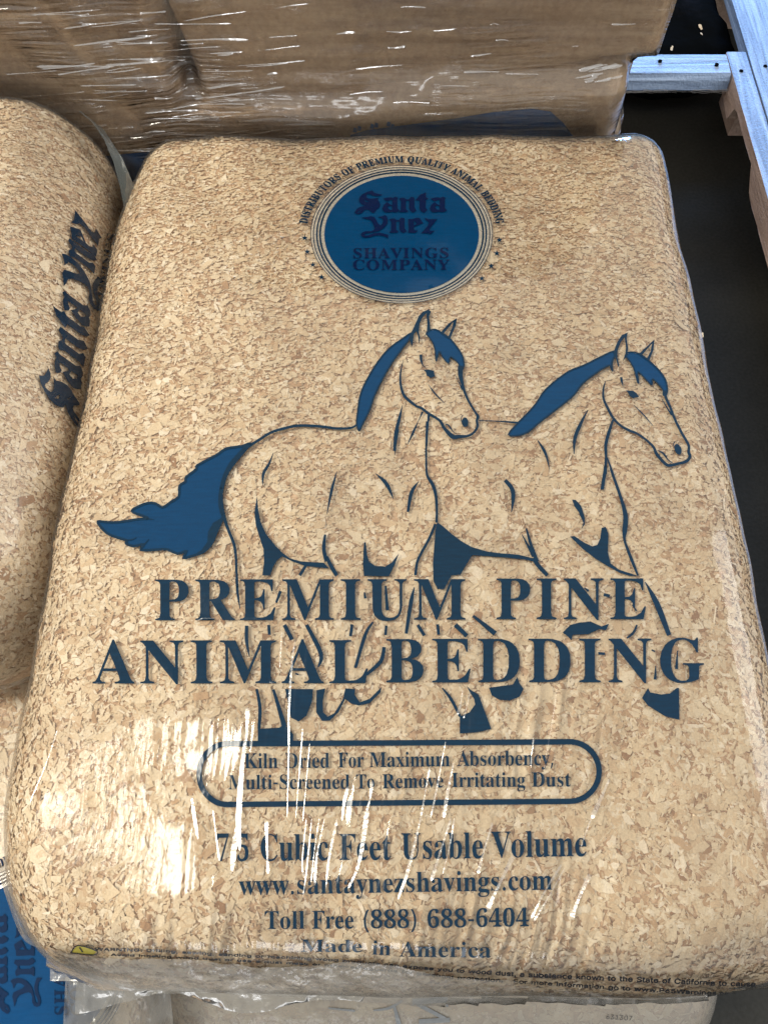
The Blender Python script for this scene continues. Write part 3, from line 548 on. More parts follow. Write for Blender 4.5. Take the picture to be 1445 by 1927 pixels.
SANS_DATA = '''
, 188 38 -119,68 71,137 71,84 -119
. 188 95 -4,63 9,50 41,63 73,95 87,128 73,141 41,128 9
0 453 227 -7,187 -2,151 11,120 32,95 62,60 144,48 254,60 364,95 447,121 476,151 498,187 511,227 516,267 511,302 498,333 476,358 447,393 364,405 254,393 144,359 62,333 32,302 11,267 -2|227 50,276 63,313 103,336 168,344 254,336 341,313 405,276 446,227 460,177 446,140 405,117 341,109 254,117 168,140 103,177 63
1 453 76 0,76 55,391 55,391 0|276 509,276 0,212 0,209 448,86 358,86 427,198 509
3 453 218 -7,152 2,98 30,60 74,44 132,109 132,120 97,149 68,191 52,241 51,281 64,311 88,327 123,327 165,312 202,288 226,242 244,157 248,157 273,157 299,288 452,70 452,70 509,372 509,372 461,211 278,211 289,276 286,318 271,352 246,371 222,387 186,393 145,387 103,365 58,327 23,277 1
5 453 221 -7,159 3,108 32,73 76,60 130,122 130,138 89,179 58,215 50,257 56,298 82,320 117,328 170,317 214,286 254,241 275,180 272,128 246,98 249,67 253,96 509,366 509,366 452,151 452,134 301,172 323,209 332,255 332,294 321,328 301,360 267,379 231,389 190,385 117,374 85,350 49,318 21,289 6
6 453 226 -7,182 -1,152 10,125 26,96 56,75 94,66 126,68 199,84 249,110 298,252 509,322 509,151 261,145 261,168 291,200 309,235 314,278 309,307 299,340 278,365 248,381 212,389 169,386 123,377 92,356 55,327 26,301 9,260 -4|226 48,267 56,299 79,320 114,327 157,320 201,299 235,267 258,226 265,186 258,153 235,132 201,125 158,132 114,153 79,186 56
7 453 97 0,323 452,62 452,62 509,391 509,391 449,165 0
: 188 95 -4,63 9,50 41,63 73,95 87,128 73,141 41,128 9|95 271,63 284,50 316,63 349,95 362,128 349,141 316,128 284
A 480 16 0,201 509,276 509,463 0,395 0,264 372,232 478,245 478,220 393,85 0|110 142,110 199,370 199,370 142
C 510 267 -7,220 -2,177 11,138 33,104 63,77 101,57 146,44 197,40 254,52 346,86 421,115 456,150 484,220 511,267 516,314 511,388 481,421 453,443 426,463 385,473 348,408 348,389 395,357 428,315 449,267 456,223 450,174 426,143 394,120 352,106 300,105 223,116 168,144 114,175 82,213 62,256 53,292 55,332 66,366 88,393 120,408 160,473 160,448 91,402 38,341 5
D 502 219 0,96 0,96 57,244 58,284 66,328 87,361 119,379 149,394 198,399 255,388 337,354 399,329 422,299 438,221 452,93 452,93 509,278 504,325 492,377 461,418 418,440 377,458 311,462 255,458 199,446 149,426 105,398 68,364 39,322 17,274 4|125 509,125 0,60 0,60 509
F 410 60 0,60 509,369 509,369 452,125 452,125 278,346 278,346 221,125 221,125 0
G 520 269 -7,205 1,149 25,104 64,69 116,47 179,41 274,52 346,77 407,114 456,175 498,233 514,304 513,366 493,416 458,454 409,474 349,408 349,390 388,369 416,342 437,310 450,243 454,183 432,150 404,125 364,109 314,103 254,109 194,125 145,151 105,184 76,246 54,309 57,360 81,396 123,410 160,415 202,434 199,283 199,283 256,478 256,471 141,457 103,436 69,409 41,365 13,312 -3
I 300 31 0,31 57,118 57,118 452,31 452,31 509,269 509,269 452,183 452,183 57,269 57,269 0
N 523 60 0,60 509,136 509,360 156,414 55,405 54,399 163,399 509,463 509,463 0,387 0,171 342,108 452,119 454,125 0
P 445 60 0,60 509,263 507,332 487,373 455,398 411,408 359,404 304,390 265,366 233,332 207,289 191,109 186,109 242,242 243,284 250,323 277,342 319,344 355,338 389,323 418,303 435,251 451,125 452,125 0
R 449 60 0,60 509,264 507,333 489,367 465,395 424,408 374,407 319,390 271,367 240,333 217,289 203,96 198,96 255,243 255,284 262,323 285,344 331,339 393,323 420,304 436,252 451,125 452,125 0|353 0,230 229,303 229,428 0
S 447 224 -9,149 1,91 31,54 77,38 137,104 137,116 98,142 71,187 53,241 50,293 63,325 87,345 126,340 166,325 186,296 205,154 249,95 281,60 326,52 383,70 440,87 463,119 488,191 513,275 511,326 493,365 463,391 424,401 378,337 378,326 412,302 437,257 456,209 458,167 448,132 423,116 387,119 352,135 330,164 311,305 266,364 233,401 185,408 128,392 72,352 27,290 -1
W 686 155 0,16 509,82 509,170 171,197 40,189 40,208 133,306 509,380 509,497 40,488 40,506 126,603 509,670 509,530 0,455 0,363 339,336 475,350 475,331 377,230 0
a 389 160 -9,94 5,52 38,31 90,38 150,63 183,100 203,265 235,275 248,274 273,256 311,220 329,159 326,118 301,100 274,41 291,57 322,79 346,133 375,210 384,257 374,296 353,322 320,335 281,337 0,277 0,277 52,272 52,252 25,226 6,197 -5|170 45,202 49,234 62,257 83,272 115,276 190,200 171,125 155,103 139,93 120,93 91,107 66,134 51
b 424 229 -8,198 -5,167 7,141 27,118 59,112 59,112 0,53 0,53 509,114 509,116 319,148 357,177 375,220 384,263 381,304 366,338 340,364 303,379 270,389 218,389 160,382 120,365 74,338 37,304 10,274 -2|220 47,267 57,301 88,321 133,328 189,321 245,301 290,267 319,220 330,174 320,140 291,120 247,113 189,120 132,140 86,174 57
c 396 207 -8,137 6,82 46,46 108,34 187,43 256,68 312,107 353,159 378,228 383,289 365,336 327,362 277,303 262,290 289,267 313,238 326,207 330,173 325,145 310,124 287,106 250,97 206,98 160,108 117,124 89,165 54,217 47,246 53,274 68,292 89,304 117,363 102,341 56,306 21,261 -1
d 424 195 -8,161 -5,121 10,86 37,60 74,42 120,35 160,35 218,46 270,60 303,87 340,121 366,162 381,204 384,247 375,280 353,308 319,311 509,372 509,372 0,313 0,313 59,307 59,284 27,258 7,227 -5|205 47,250 57,284 86,305 132,312 189,305 247,284 291,251 320,205 330,157 319,124 290,103 245,96 189,103 133,124 88,158 57
e 404 212 -8,173 -5,127 11,90 38,61 74,43 120,35 159,35 215,46 267,74 320,106 353,157 378,205 384,273 371,307 351,331 329,363 263,371 169,75 169,75 221,338 221,310 202,298 269,278 300,257 318,229 328,189 329,159 321,135 304,116 282,101 249,96 178,102 130,118 92,151 61,187 48,229 47,278 66,306 105,365 91,345 51,311 19,266 -1
f 254 228 379,228 327,6 327,6 379|81 0,84 461,96 486,113 505,161 527,202 529,243 521,235 495,227 468,200 474,171 470,154 460,145 443,142 0
g 425 207 -151,159 -146,112 -130,77 -105,51 -69,101 -41,128 -72,165 -92,218 -97,267 -85,295 -62,307 -38,311 68,272 28,227 8,162 8,113 27,87 46,61 80,37 149,39 246,50 282,73 323,103 354,131 371,196 384,228 382,259 370,313 319,313 379,372 379,372 -9,367 -54,345 -97,308 -127,261 -145|205 59,251 68,285 95,305 137,312 193,305 248,285 291,251 320,205 330,158 320,124 290,103 246,96 193,103 138,124 96,158 68
h 410 114 227,114 0,53 0,53 509,114 509,114 287,102 287,137 349,187 379,227 384,264 380,295 369,321 349,345 313,356 264,357 0,296 0,296 246,287 283,267 310,246 323,220 329,190 327,161 317,126 283
i 167 53 0,53 379,114 379,114 0|84 443,54 455,41 483,54 512,84 524,114 512,126 483,114 455
k 381 110 137,110 212,121 212,284 379,322 379,360 379,184 199,177 199|53 0,53 509,114 509,114 0|294 0,148 186,191 229,372 0
l 189 139 -2,101 3,80 15,61 40,53 74,53 509,114 509,114 99,120 62,137 53,170 54,181 3
m 610 53 0,53 379,112 379,112 295,108 295,118 323,146 360,178 378,219 386,257 380,287 361,313 323,321 295,312 295,322 321,342 348,368 369,401 382,468 383,504 368,527 348,548 313,556 276,557 0,496 0,492 281,483 302,467 317,419 330,389 326,365 314,348 295,338 270,335 0,274 0,273 275,266 295,248 316,222 328,199 330,173 326,148 314,129 294,117 266,114 0
n 410 114 227,114 0,53 0,53 379,112 379,112 287,102 287,137 349,187 379,227 384,264 380,295 369,321 349,344 313,356 264,357 0,296 0,296 246,287 283,267 310,246 323,220 329,190 327,161 317,126 283
o 415 207 -8,137 6,82 46,46 108,34 187,46 268,82 330,137 371,207 384,278 371,333 330,369 268,381 187,369 108,333 46,278 6|207 46,250 54,287 82,310 126,319 187,310 250,287 294,250 322,207 330,165 322,128 294,106 250,96 187,106 126,128 82,165 54
p 424 53 -143,53 379,112 379,112 319,118 319,152 360,183 378,229 384,284 375,322 354,352 323,375 281,385 245,390 189,385 133,370 84,346 45,294 5,263 -5,221 -8,167 7,114 59,114 -143|220 47,267 57,301 88,321 133,328 189,321 245,301 290,267 319,220 330,174 320,140 291,120 247,113 189,120 132,140 86,174 57
r 259 53 0,53 379,112 379,115 321,135 352,166 375,196 384,243 384,243 322,200 326,170 319,140 301,123 278,114 243,114 0
s 365 182 -8,128 -2,84 18,53 50,36 94,94 107,105 79,119 64,143 51,173 46,225 52,262 81,267 112,250 139,225 151,104 186,72 208,50 246,49 297,75 343,123 374,187 384,231 380,273 362,303 334,324 290,268 277,255 302,232 323,205 331,171 332,143 324,117 304,109 283,112 258,144 232,254 202,292 183,321 150,331 107,321 61,290 24,242 0
t 227 204 379,204 327,6 327,6 379|65 471,126 471,130 72,139 59,154 51,202 54,213 2,171 -4,135 -1,107 10,86 28,72 52,65 93
u 410 182 -5,138 1,108 15,78 44,62 76,53 127,53 379,114 379,114 133,131 81,164 56,200 50,238 57,268 77,286 103,295 137,296 379,357 379,357 0,298 0,298 92,307 92,297 67,265 23,231 3
v 389 163 0,17 379,84 379,171 138,206 21,184 21,218 138,305 379,371 379,226 0
w 567 138 0,23 379,87 379,162 103,175 41,165 41,252 379,316 379,392 91,402 41,391 41,413 135,480 379,545 379,429 0,368 0,277 338,291 338,199 0
x 379 21 0,171 218,171 171,29 379,100 379,207 206,175 206,282 379,352 379,209 169,209 214,358 0,287 0,173 182,205 182,91 0
y 389 47 -139,61 -86,100 -89,124 -80,144 -53,163 -1,17 379,84 379,171 138,206 21,184 21,218 138,305 379,371 379,195 -79,168 -116,134 -138,91 -145
'''

# ------------------------------------------------------------------ setting
def build_floor():
    n = 60; g = np.linspace(-1, 1, n + 1); X, Y = np.meshgrid(np.sign(g) * np.abs(g) ** 2 * 14, np.sign(g) * np.abs(g) ** 2 * 14 + 1)
    idx = np.arange((n + 1) ** 2).reshape(n + 1, n + 1)
    V = np.stack([X.ravel(), Y.ravel(), np.zeros(X.size)], 1)
    q = np.stack([idx[:-1, :-1], idx[:-1, 1:], idx[1:, 1:], idx[1:, :-1]], -1).reshape(-1, 4)
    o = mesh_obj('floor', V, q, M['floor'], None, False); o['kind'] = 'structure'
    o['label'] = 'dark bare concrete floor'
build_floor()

# ------------------------------------------------------------------ bags
def bag_shape(center, A, Rn, Rp, n, seed, bulge=0.012, dents=0.003, pushes=()):
    V, F = rounded_box(center, A, Rn, Rp, n)
    L = (V - np.array(center)) / np.array(A)
    top = np.clip(L[:, 2], 0, 1)
    V[:, 2] += bulge * (1 - L[:, 0] ** 2) * (1 - L[:, 1] ** 2) * top
    for p in pushes: V = push(V, *p)
    N = vnormals(V, F)
    V = V + N * (dents * noise_at(V, 9.0, seed) + dents * 0.35 * noise_at(V, 26.0, seed + 5))[:, None]
    return V, F
ABOVE = lambda z: (lambda P, N: (N[:, 2] > -0.35) & (P[:, 2] > z))

# --- the bale in front
main = empty('shavings_bale', 'large clear plastic bale of pine shavings printed with two walking horses, uppermost of the pile', 'bale', (0.008, 0.353, 0.26), 'bagged pine shavings')
KV, KF = bag_shape((0.014, 0.350, 0.375), (0.314, 0.429, 0.115), (.050, .070, .07), (.050, .045, .066), 84, 1, 0.009, 0.0042,
                   pushes=[(0.335, 0.785, .055, .06, 0.014, 0.026, -0.012), (-0.30, 0.80, .09, .10, 0.022, -0.004, 0),
                           (-0.31, -0.08, .085, .085, 0.017, 0.024, -0.012), (0.33, -0.09, .07, .07, -0.004, 0.004, -0.008)])
KN = vnormals(KV, KF)
FV = KV + KN * 0.0046
FV = push(FV, -0.31, -0.09, .05, .05, -0.004, -0.003, 0.0)
FV = push(FV, 0.325, -0.08, .05, .05, 0.004, -0.002, 0.0)
mesh_obj('packed_core', KV, KF, M['core'], main)
sv, sf = shavings(KV, KF, 200000, ABOVE(0.29), Lm=0.0043, packed=True)
o = mesh_obj('shaving_layer', sv, sf, M['shaving'], main, False); o['kind'] = 'stuff'
big_shavings(main, KV, KF, 300, lambda P, N: (N[:, 2] > 0.6) * np.clip(1.3 - P[:, 1] * 1.6, 0.12, 1.3))
mesh_obj('plastic_film', FV, KF, M['film'], main)
main_tree = bvh_of(FV, KF)

# the welded seam of the film along the front end
def seal_fin():
    V, Fq = [], []; n = 150; rows = 9
    for i in range(n + 1):
        t = i / n; x = -0.25 + 0.52 * t
        for j in range(rows):
            s = j / (rows - 1)
            y = -0.078 - 0.013 * s * (1 + 1.1 * mnoise.noise(Vector((x * 14, 3, 0))) + (0.5 if t < 0.45 else 0))
            z = 0.372 - 0.010 * s + 0.006 * s * mnoise.noise(Vector((x * 60, s * 2, 1))) + 0.003 * mnoise.noise(Vector((x * 160, s * 5, 4)))
            V.append((x, y, z))
    for i in range(n):
        for j in range(rows - 1):
            a = i * rows + j; Fq.append((a, a + rows, a + rows + 1, a + 1))
    mesh_obj('seal_fin', V, Fq, M['film_grey'], main)
seal_fin()

# --- print on the bale
SERIF = parse_glyphs(SERIF_DATA); SANS = parse_glyphs(SANS_DATA)
def w3(pr, items, **k):
    for txt, x0, y0, x1, y1, cap in items: word(pr, SERIF, txt, (x0, y0), (x1, y1), cap, **k)
pr = Print(); w3(pr, [('PREMIUM', 291, 1168, 878, 1167, 74), ('PINE', 931, 1166, 1216, 1166, 74)], track=50, step=16)
w3(pr, [('ANIMAL', 177, 1287, 692, 1286, 78), ('BEDDING', 724, 1285, 1324, 1284, 79)], track=50, step=16)
pr.build('printed_heading', M['ink'], main, main_tree, 0.0011)
pr = Print()
w3(pr, [('Kiln', 460, 1446, 524, 1445.5, 27), ('Dried', 537, 1445.5, 621, 1445, 27), ('For', 636, 1444.5, 685, 1444, 27), ('Maximum', 695, 1444, 847, 1442, 27), ('Absorbency,', 860, 1441.5, 1043, 1440, 27)])
w3(pr, [('Multi-Screened', 430, 1485.5, 659, 1484.5, 26), ('To', 670, 1484.5, 706, 1484, 26), ('Remove', 719, 1484, 835, 1482, 26), ('Irritating', 849, 1481.5, 988, 1480.5, 26), ('Dust', 999, 1480.5, 1073, 1480, 26)])
pr.build('printed_claim', M['ink'], main, main_tree, 0.0011)
pr = Print()
w3(pr, [('7.5', 407, 1621, 471, 1621, 48), ('Cubic', 489, 1620, 619, 1619, 48), ('Feet', 638, 1618.5, 736, 1618, 47), ('Usable', 754, 1617, 910, 1615, 47), ('Volume', 925, 1614, 1104, 1611, 47)])
pr.build('printed_volume', M['ink'], main, main_tree, 0.0011)
pr = Print(); w3(pr, [('www.santaynezshavings.com', 451, 1684, 1039, 1674, 36)])
w3(pr, [('Toll', 498, 1747, 575, 1746.5, 32), ('Free', 587, 1746.5, 667, 1746, 32), ('(888)', 683, 1746, 785, 1745, 32), ('688-6404', 802, 1745, 995, 1742, 32)])
w3(pr, [('Made', 566, 1789, 683, 1790, 22), ('in', 699, 1794, 736, 1796, 25), ('America', 752, 1798, 924, 1800, 27)])
pr.build('printed_contact', M['ink'], main, main_tree, 0.0011)
pr = Print()
text_on_path(pr, SANS, "WARNING: Drilling, sawing, sanding or machining wood products can expose you to wood dust, a substance known to the State of California to cause",
             [(180, 1786), (300, 1789), (435, 1797), (610, 1805), (758, 1818), (850, 1826), (964, 1834), (1203, 1845), (1340, 1851), (1420, 1853)], [7, 7, 7, 7, 8, 9, 12, 13, 13, 12])
text_on_path(pr, SANS, "Avoid inhaling wood dust or use a dust mask or other safeguards for personal protection.   For more information go to www.P65Warnings.ca.gov",
             [(210, 1796), (300, 1799), (435, 1806), (610, 1815), (758, 1828), (850, 1838), (934, 1845), (1203, 1862), (1330, 1869), (1405, 1871)], [6, 6, 6, 6, 7, 7, 10, 11, 11, 10])
pr.build('printed_warning', M['ink_black'], main, main_tree, 0.0012)
pr = Print(); pr.poly([[(136, 1790), (149, 1776), (185, 1787), (178, 1794)]], 8); pr.build('warning_triangle', M['ink_yellow'], main, main_tree, 0.0010)
pr = Print(); stroke(pr, [(136, 1790), (149, 1776), (185, 1787), (177, 1794), (136, 1790)], 2.2, per=3); stroke(pr, [(152, 1780), (158, 1789)], 2.0); pr.build('warning_outline', M['ink_black'], main, main_tree, 0.0014)

pr = Print()
o_ = []
for k in range(25): o_.append((1131 - 61 + 56 * math.sin(math.pi * k / 24), 1453 - 56 * math.cos(math.pi * k / 24) - 1))
for k in range(25): o_.append((371 + 57 - 52 * math.sin(math.pi * k / 24), 1457 + 57 * math.cos(math.pi * k / 24)))
pth = []
def along(a, b, n): return [(a[0] + (b[0] - a[0]) * i / n, a[1] + (b[1] - a[1]) * i / n) for i in range(1, n)]
ring = o_[:25] + along(o_[24], o_[25], 24) + o_[25:] + along(o_[49], o_[0], 24)
stroke(pr, ring, 10.5, True, 2)
pr.build('printed_border', M['ink'], main, main_tree, 0.0011)

# --- the round emblem; `fn` maps the upright emblem of this bale to where another bag carries it
BL = {  # blackletter shapes: enlargement origin, scale, baseline, contours
 'S': (660, 350, .0692, [[(585,155),(640,220),(720,245),(860,270),(800,310),(700,320),(600,300),(520,265),(455,250),(430,300),(430,350),(500,385),(620,380),(770,355),(730,400),(780,470),(800,550),(780,610),(700,680),(630,770),(585,770),(540,730),(500,690),(420,680),(370,700),(310,770),(240,800),(170,805),(110,770),(110,740),(180,650),(260,605),(400,570),(300,540),(240,480),(225,400),(260,320),(340,250),(450,195)],[(170,770),(230,760),(290,700),(230,715)],[(365,410),(420,430),(520,480),(400,468)],[(520,585),(630,640),(560,620)]]),
 'a': (660, 350, .0692, [[(885,380),(940,440),(1010,455),(1060,425),(1125,415),(1130,550),(1080,545),(990,470),(900,550),(855,650),(880,710),(930,755),(1050,755),(1110,735),(1180,755),(1250,750),(1330,700),(1270,640),(1265,400),(1290,360),(1215,325),(1150,360),(1080,345),(1000,350)],[(1000,620),(1040,570),(1120,590),(1125,690),(1060,680)]]),
 'n': (740, 350, .07612, [[(140,345),(200,325),(270,325),(320,360),(380,365),(440,300),(520,320),(520,560),(570,640),(490,700),(420,650),(390,580),(390,400),(330,400),(310,420),(310,600),(370,650),(330,685),(140,680),(185,620),(190,420)]]),
 't': (740, 350, .07612, [[(545,385),(660,250),(800,190),(800,310),(860,345),(800,390),(795,570),(840,620),(760,705),(690,670),(645,600),(645,400)]]),
 'Y': (660, 350, .0692, [[(285,895),(430,880),(540,855),(640,880),(690,960),(740,1060),(810,1110),(860,1050),(880,990),(860,930),(735,880),(850,860),(930,820),(980,870),(1005,960),(990,1060),(930,1150),(840,1220),(760,1265),(640,1290),(540,1310),(420,1330),(375,1360),(400,1385),(480,1375),(620,1320),(780,1305),(900,1330),(1015,1360),(1010,1470),(900,1400),(760,1380),(650,1390),(520,1430),(400,1445),(310,1420),(275,1360),(310,1300),(400,1265),(540,1265),(620,1240),(650,1190),(620,1100),(570,1000),(500,950),(370,925)]]),
 'e': (740, 350, .07612, [[(370,850),(480,845),(590,815),(640,820),(740,950),(520,1040),(500,1090),(540,1130),(610,1130),(560,1190),(520,1195),(370,1190),(385,1100),(375,960)],[(510,890),(580,970),(510,1010)]]),
 'z': (740, 350, .07612, [[(765,820),(860,855),(1080,850),(1000,960),(890,1090),(900,1135),(1020,1140),(960,1190),(910,1235),(870,1205),(680,1200),(760,1120),(850,1010),(870,930),(800,880)]]),
}
def letter_shape(c):
    """contours in units: x 0..1 across the letter, y up from the baseline in x-heights"""
    x0, y0, s, cs = BL[c]; base = 401.9 if c in 'Sant' else 440.7
    P = [T(x0, y0, s, k) for k in cs]; xs = [p[0] for k in P for p in k]; a, b = min(xs), max(xs)
    return [[((x - a) / (b - a), (base - y) / 28.0) for x, y in k] for k in P]
LOGO_TEXT = [('S', 667.5, 719.5, 401.9), ('a', 719, 752, 401.9), ('n', 750.6, 783.4, 401.9), ('t', 781.5, 805.5, 401.9), ('a', 808, 841, 401.9),
             ('Y', 679, 730.3, 440.7), ('n', 732.3, 765, 440.7), ('e', 768, 796.5, 440.7), ('z', 792, 822.5, 440.7)]
def emblem(parent, tree, fn, inks, lift, step):
    C = (755.5, 442.3)
    ell = lambda rx, ry, n=120: [fn(C[0] + rx * math.cos(2 * math.pi * k / n), C[1] - ry * math.sin(2 * math.pi * k / n)) for k in range(n)]
    pr = Print(); pr.poly([ell(170.5, 129.5), ell(145, 110.3)], step); pr.build('emblem_pale_ring', inks[3], parent, tree, lift * 0.6)
    pr = Print(); pr.poly([ell(145, 110.3)], step); pr.build('emblem_disc', inks[1], parent, tree, lift)
    pr = Print()
    for rx, ry, wd in ((170.5, 129.5, 1.2), (165.5, 125.6, 1.6), (159, 121, 2.6), (153, 116.5, 3.2)):
        f = wd / 2; pr.poly([ell(rx + f, ry + f * .8), ell(rx - f, ry - f * .8)], 0)
    pr.build('emblem_ring', inks[0], parent, tree, lift * 1.1)
    pr = Print()
    for c, xa, xb, base in LOGO_TEXT:
        pr.poly([[fn(xa + (xb - xa) * u, base - v * 28.0) for u, v in k] for k in letter_shape(c)], step)
    word(pr, SERIF, 'SHAVINGS', (663, 488.5), (845, 487.5), 18.5, track=30, fn=fn)
    word(pr, SERIF, 'COMPANY', (663, 510.5), (845, 510), 18.5, track=30, fn=fn)
    pr.build('emblem_lettering', inks[2], parent, tree, lift * 1.8)
    pr = Print(); txt = 'DISTRIBUTORS OF PREMIUM QUALITY ANIMAL BEDDING'
    n = sum(SERIF[c][0] + 45 if c != ' ' else 250 for c in txt); x = 0
    for c in txt:
        if c == ' ': x += 250; continue
        def place(a, b):
            t = math.radians(171.5 - 163.5 * (x + a) / n); r = 1 + b / 439 * 11.5 / 140
            return fn(C[0] + 179 * r * math.cos(t), C[1] - 135.5 * r * math.sin(t))
        for k in SERIF[c][1]: outline(pr, [place(*p) for p in k], 0.9)
        pr.poly([[place(*p) for p in k] for k in SERIF[c][1]], 0); x += SERIF[c][0] + 45
    pr.build('emblem_motto', inks[0], parent, tree, lift)
    for sx, sy in ((573.8,448.9),(578.5,474.9),(589,499.5),(605.7,523),(939,453),(934,478),(923.7,502),(906,525)):
        pr = Print(); pr.poly([[fn(sx + (6.6 if k % 2 == 0 else 2.7) * math.sin(math.pi * k / 5), sy - (6.0 if k % 2 == 0 else 2.4) * math.cos(math.pi * k / 5)) for k in range(10)]], 0)
        pr.build('emblem_star', inks[0], parent, tree, lift)
emblem(main, main_tree, lambda x, y: (x, y), (M['ink'], M['ink_blue'], M['ink_logo'], M['ink_pale']), 0.0010, 9)

# --- the two horses
H1, H2, TL, B4, B5, B6, L7, L8 = (640,570,.19377), (940,610,.26298), (170,780,.27682), (400,780,.23529), (680,780,.23529), (940,830,.26298), (160,1050,.41522), (740,1050,.41522)
def stk(pr, f, pts, ws):
    ws = ws if hasattr(ws, '__len__') else [ws] * len(pts)
    stroke(pr, T(*f, pts), [v * f[2] for v in ws])
def ply(pr, f, *cs, smooth=False): pr.poly([T(*f, c) for c in cs], 14)
def smoothed(f, c, per=4): return [tuple(p) for p in catmull(T(*f, c), per, True)]
mane1 = [(690,300),(600,360),(500,430),(420,510),(340,620),(270,740),(215,850),(185,960),(170,1070),(160,1180),(185,1250),(215,1190),(290,1040),(330,920),(390,790),(450,680),(510,580),(590,470),(650,390),(675,350)]
fore1 = [(840,310),(870,275),(920,265),(990,300),(1060,350),(1120,420),(1180,510),(1200,590),(1195,640),(1165,690),(1145,640),(1150,600),(1070,530),(1050,595),(990,530),(960,480),(930,580),(920,470),(895,390),(860,340)]
tail = [(1090,200),(1030,220),(930,235),(860,280),(730,350),(725,375),(655,430),(650,460),(610,490),(605,560),(550,600),(495,635),(450,610),(400,605),(340,625),(285,660),(350,690),(400,710),(330,715),(200,735),(110,735),(55,730),(80,775),(140,825),(250,860),(245,880),(300,900),(370,885),(345,925),(430,925),(520,920),(600,950),(660,930),(635,980),(700,965),(780,935),(830,880),(860,810),(905,700),(885,620),(890,520),(920,420),(980,330),(1060,240)]
mane2 = [(810,200),(720,240),(600,300),(480,350),(330,470),(260,570),(200,640),(130,710),(60,795),(140,800),(210,770),(280,710),(370,640),(460,570),(530,510),(590,430),(680,360),(780,300),(800,345),(800,280),(820,230)]
fore2 = [(895,230),(930,205),(1000,220),(1060,265),(1130,330),(1180,400),(1195,470),(1185,515),(1165,510),(1160,470),(1090,395),(1085,440),(1050,410),(985,345),(990,430),(975,400),(955,320),(920,260)]
def ellipse(cx, cy, rx, ry, a=0, n=20):
    return [(cx + rx * math.cos(t) * math.cos(a) - ry * math.sin(t) * math.sin(a), cy + rx * math.cos(t) * math.sin(a) + ry * math.sin(t) * math.cos(a)) for t in [2 * math.pi * k / n for k in range(n)]]
def edge(pr, f, c, wd): stroke(pr, T(*f, c), wd, True, 3)

# front horse
pr = Print()
for nm, f, c in (('printed_mane', H1, mane1), ('printed_forelock', H1, fore1), ('printed_tail', TL, tail)):
    pr = Print(); pr.poly([T(*f, c)], 12); pr.build(nm, M['ink_blue'], main, main_tree, 0.0009)
pr = Print()
edge(pr, H1, mane1, 3.0); edge(pr, H1, fore1, 2.4); edge(pr, TL, tail, 4.6)
ply(pr, TL, [(905,700),(840,740),(805,800),(800,870),(760,925),(700,965),(780,940),(832,882),(862,812)])
stk(pr, TL, [(1085,205),(1000,300),(930,400),(895,520),(890,620),(905,690)], [30,34,32,28,28,20])
stk(pr, TL, [(250,858),(290,855),(320,840)], [6,8,2]); stk(pr, TL, [(350,920),(380,880),(405,850)], [10,9,2]); stk(pr, TL, [(330,715),(400,715),(440,718)], [10,10,3])
ply(pr, H1, [(690,295),(730,210),(760,140),(800,95),(860,70),(880,95),(860,140),(870,200),(875,265),(850,290),(810,355),(840,280),(845,220),(835,110),(800,150),(770,210),(762,290),(775,350),(765,405),(755,330),(740,285),(715,310),(700,440),(680,385),(672,345)])
ply(pr, H1, [(970,300),(1050,210),(1132,155),(1120,230),(1065,360),(1040,350)], [(1000,310),(1095,195),(1085,250),(1045,340)])
stk(pr, H1, [(1165,620),(1165,700),(1185,800),(1210,880),(1250,970),(1310,1070),(1335,1110),(1325,1150),(1330,1210),(1290,1270),(1230,1300),(1150,1305),(1100,1310),(1060,1280),(1010,1225),(985,1180),(960,1145),(890,1100),(840,1070),(790,1030),(740,1010),(680,965),(630,920),(600,860),(585,780),(585,700),(600,620),(615,560)],
    [45,45,30,25,22,20,30,25,25,22,25,35,45,40,30,28,25,25,25,25,22,28,28,25,22,18,10,3])
stk(pr, H1, [(1115,710),(1160,800),(1185,850)], [3,10,20]); ply(pr, H1, ellipse(1211,1166,32,47,-.1)); stk(pr, H1, [(1190,1095),(1172,1130),(1185,1180)], 8)
stk(pr, H1, [(1020,1185),(1050,1195),(1085,1245),(1130,1285)], [8,16,10,4])
ply(pr, H1, [(805,655),(860,655),(905,665),(920,720),(880,735),(840,715),(830,680)]); stk(pr, H1, [(783,510),(785,560),(800,610),(830,640)], [28,25,10,3])
stk(pr, H1, [(855,800),(920,890),(1010,980)], [3,16,3])
stk(pr, H1, [(605,1000),(575,1130),(540,1280),(528,1445)], [4,30,34,30]); stk(pr, B5, [(290,120),(280,180),(265,335)], [26,25,3])
stk(pr, H1, [(800,1065),(760,1150),(710,1260),(650,1390)], [20,6,22,3])
stk(pr, H1, [(860,1090),(850,1200),(838,1400)], [25,16,18]); stk(pr, B5, [(522,60),(518,200),(518,380),(525,490),(570,570),(595,660),(602,780),(600,870)], [16,16,16,20,28,24,20,22])
stk(pr, B4, [(1150,90),(1110,112),(1000,118),(850,100),(700,95),(580,115),(470,150),(380,205),(300,255),(230,310),(150,400),(100,500),(78,600),(78,700),(90,790),(110,870),(140,950),(175,1040),(190,1130),(195,1250),(203,1390)], [16,18,20,22,22,22,22,22,24,26,28,26,24,24,26,26,24,24,22,20,20])
stk(pr, L7, [(689,95),(694,160),(705,232)], [11,12,3])
stk(pr, B4, [(490,310),(455,400),(410,480),(405,575)], [4,18,24,3])
ply(pr, B4, [(358,655),(368,760),(385,860),(430,960),(510,1060),(560,1110),(620,1155),(710,1180),(890,1190),(930,1235),(850,1228),(740,1215),(640,1180),(560,1140),(520,1170),(490,1220),(465,1292),(402,1292),(415,1180),(410,1080),(380,990),(350,890),(338,790)])
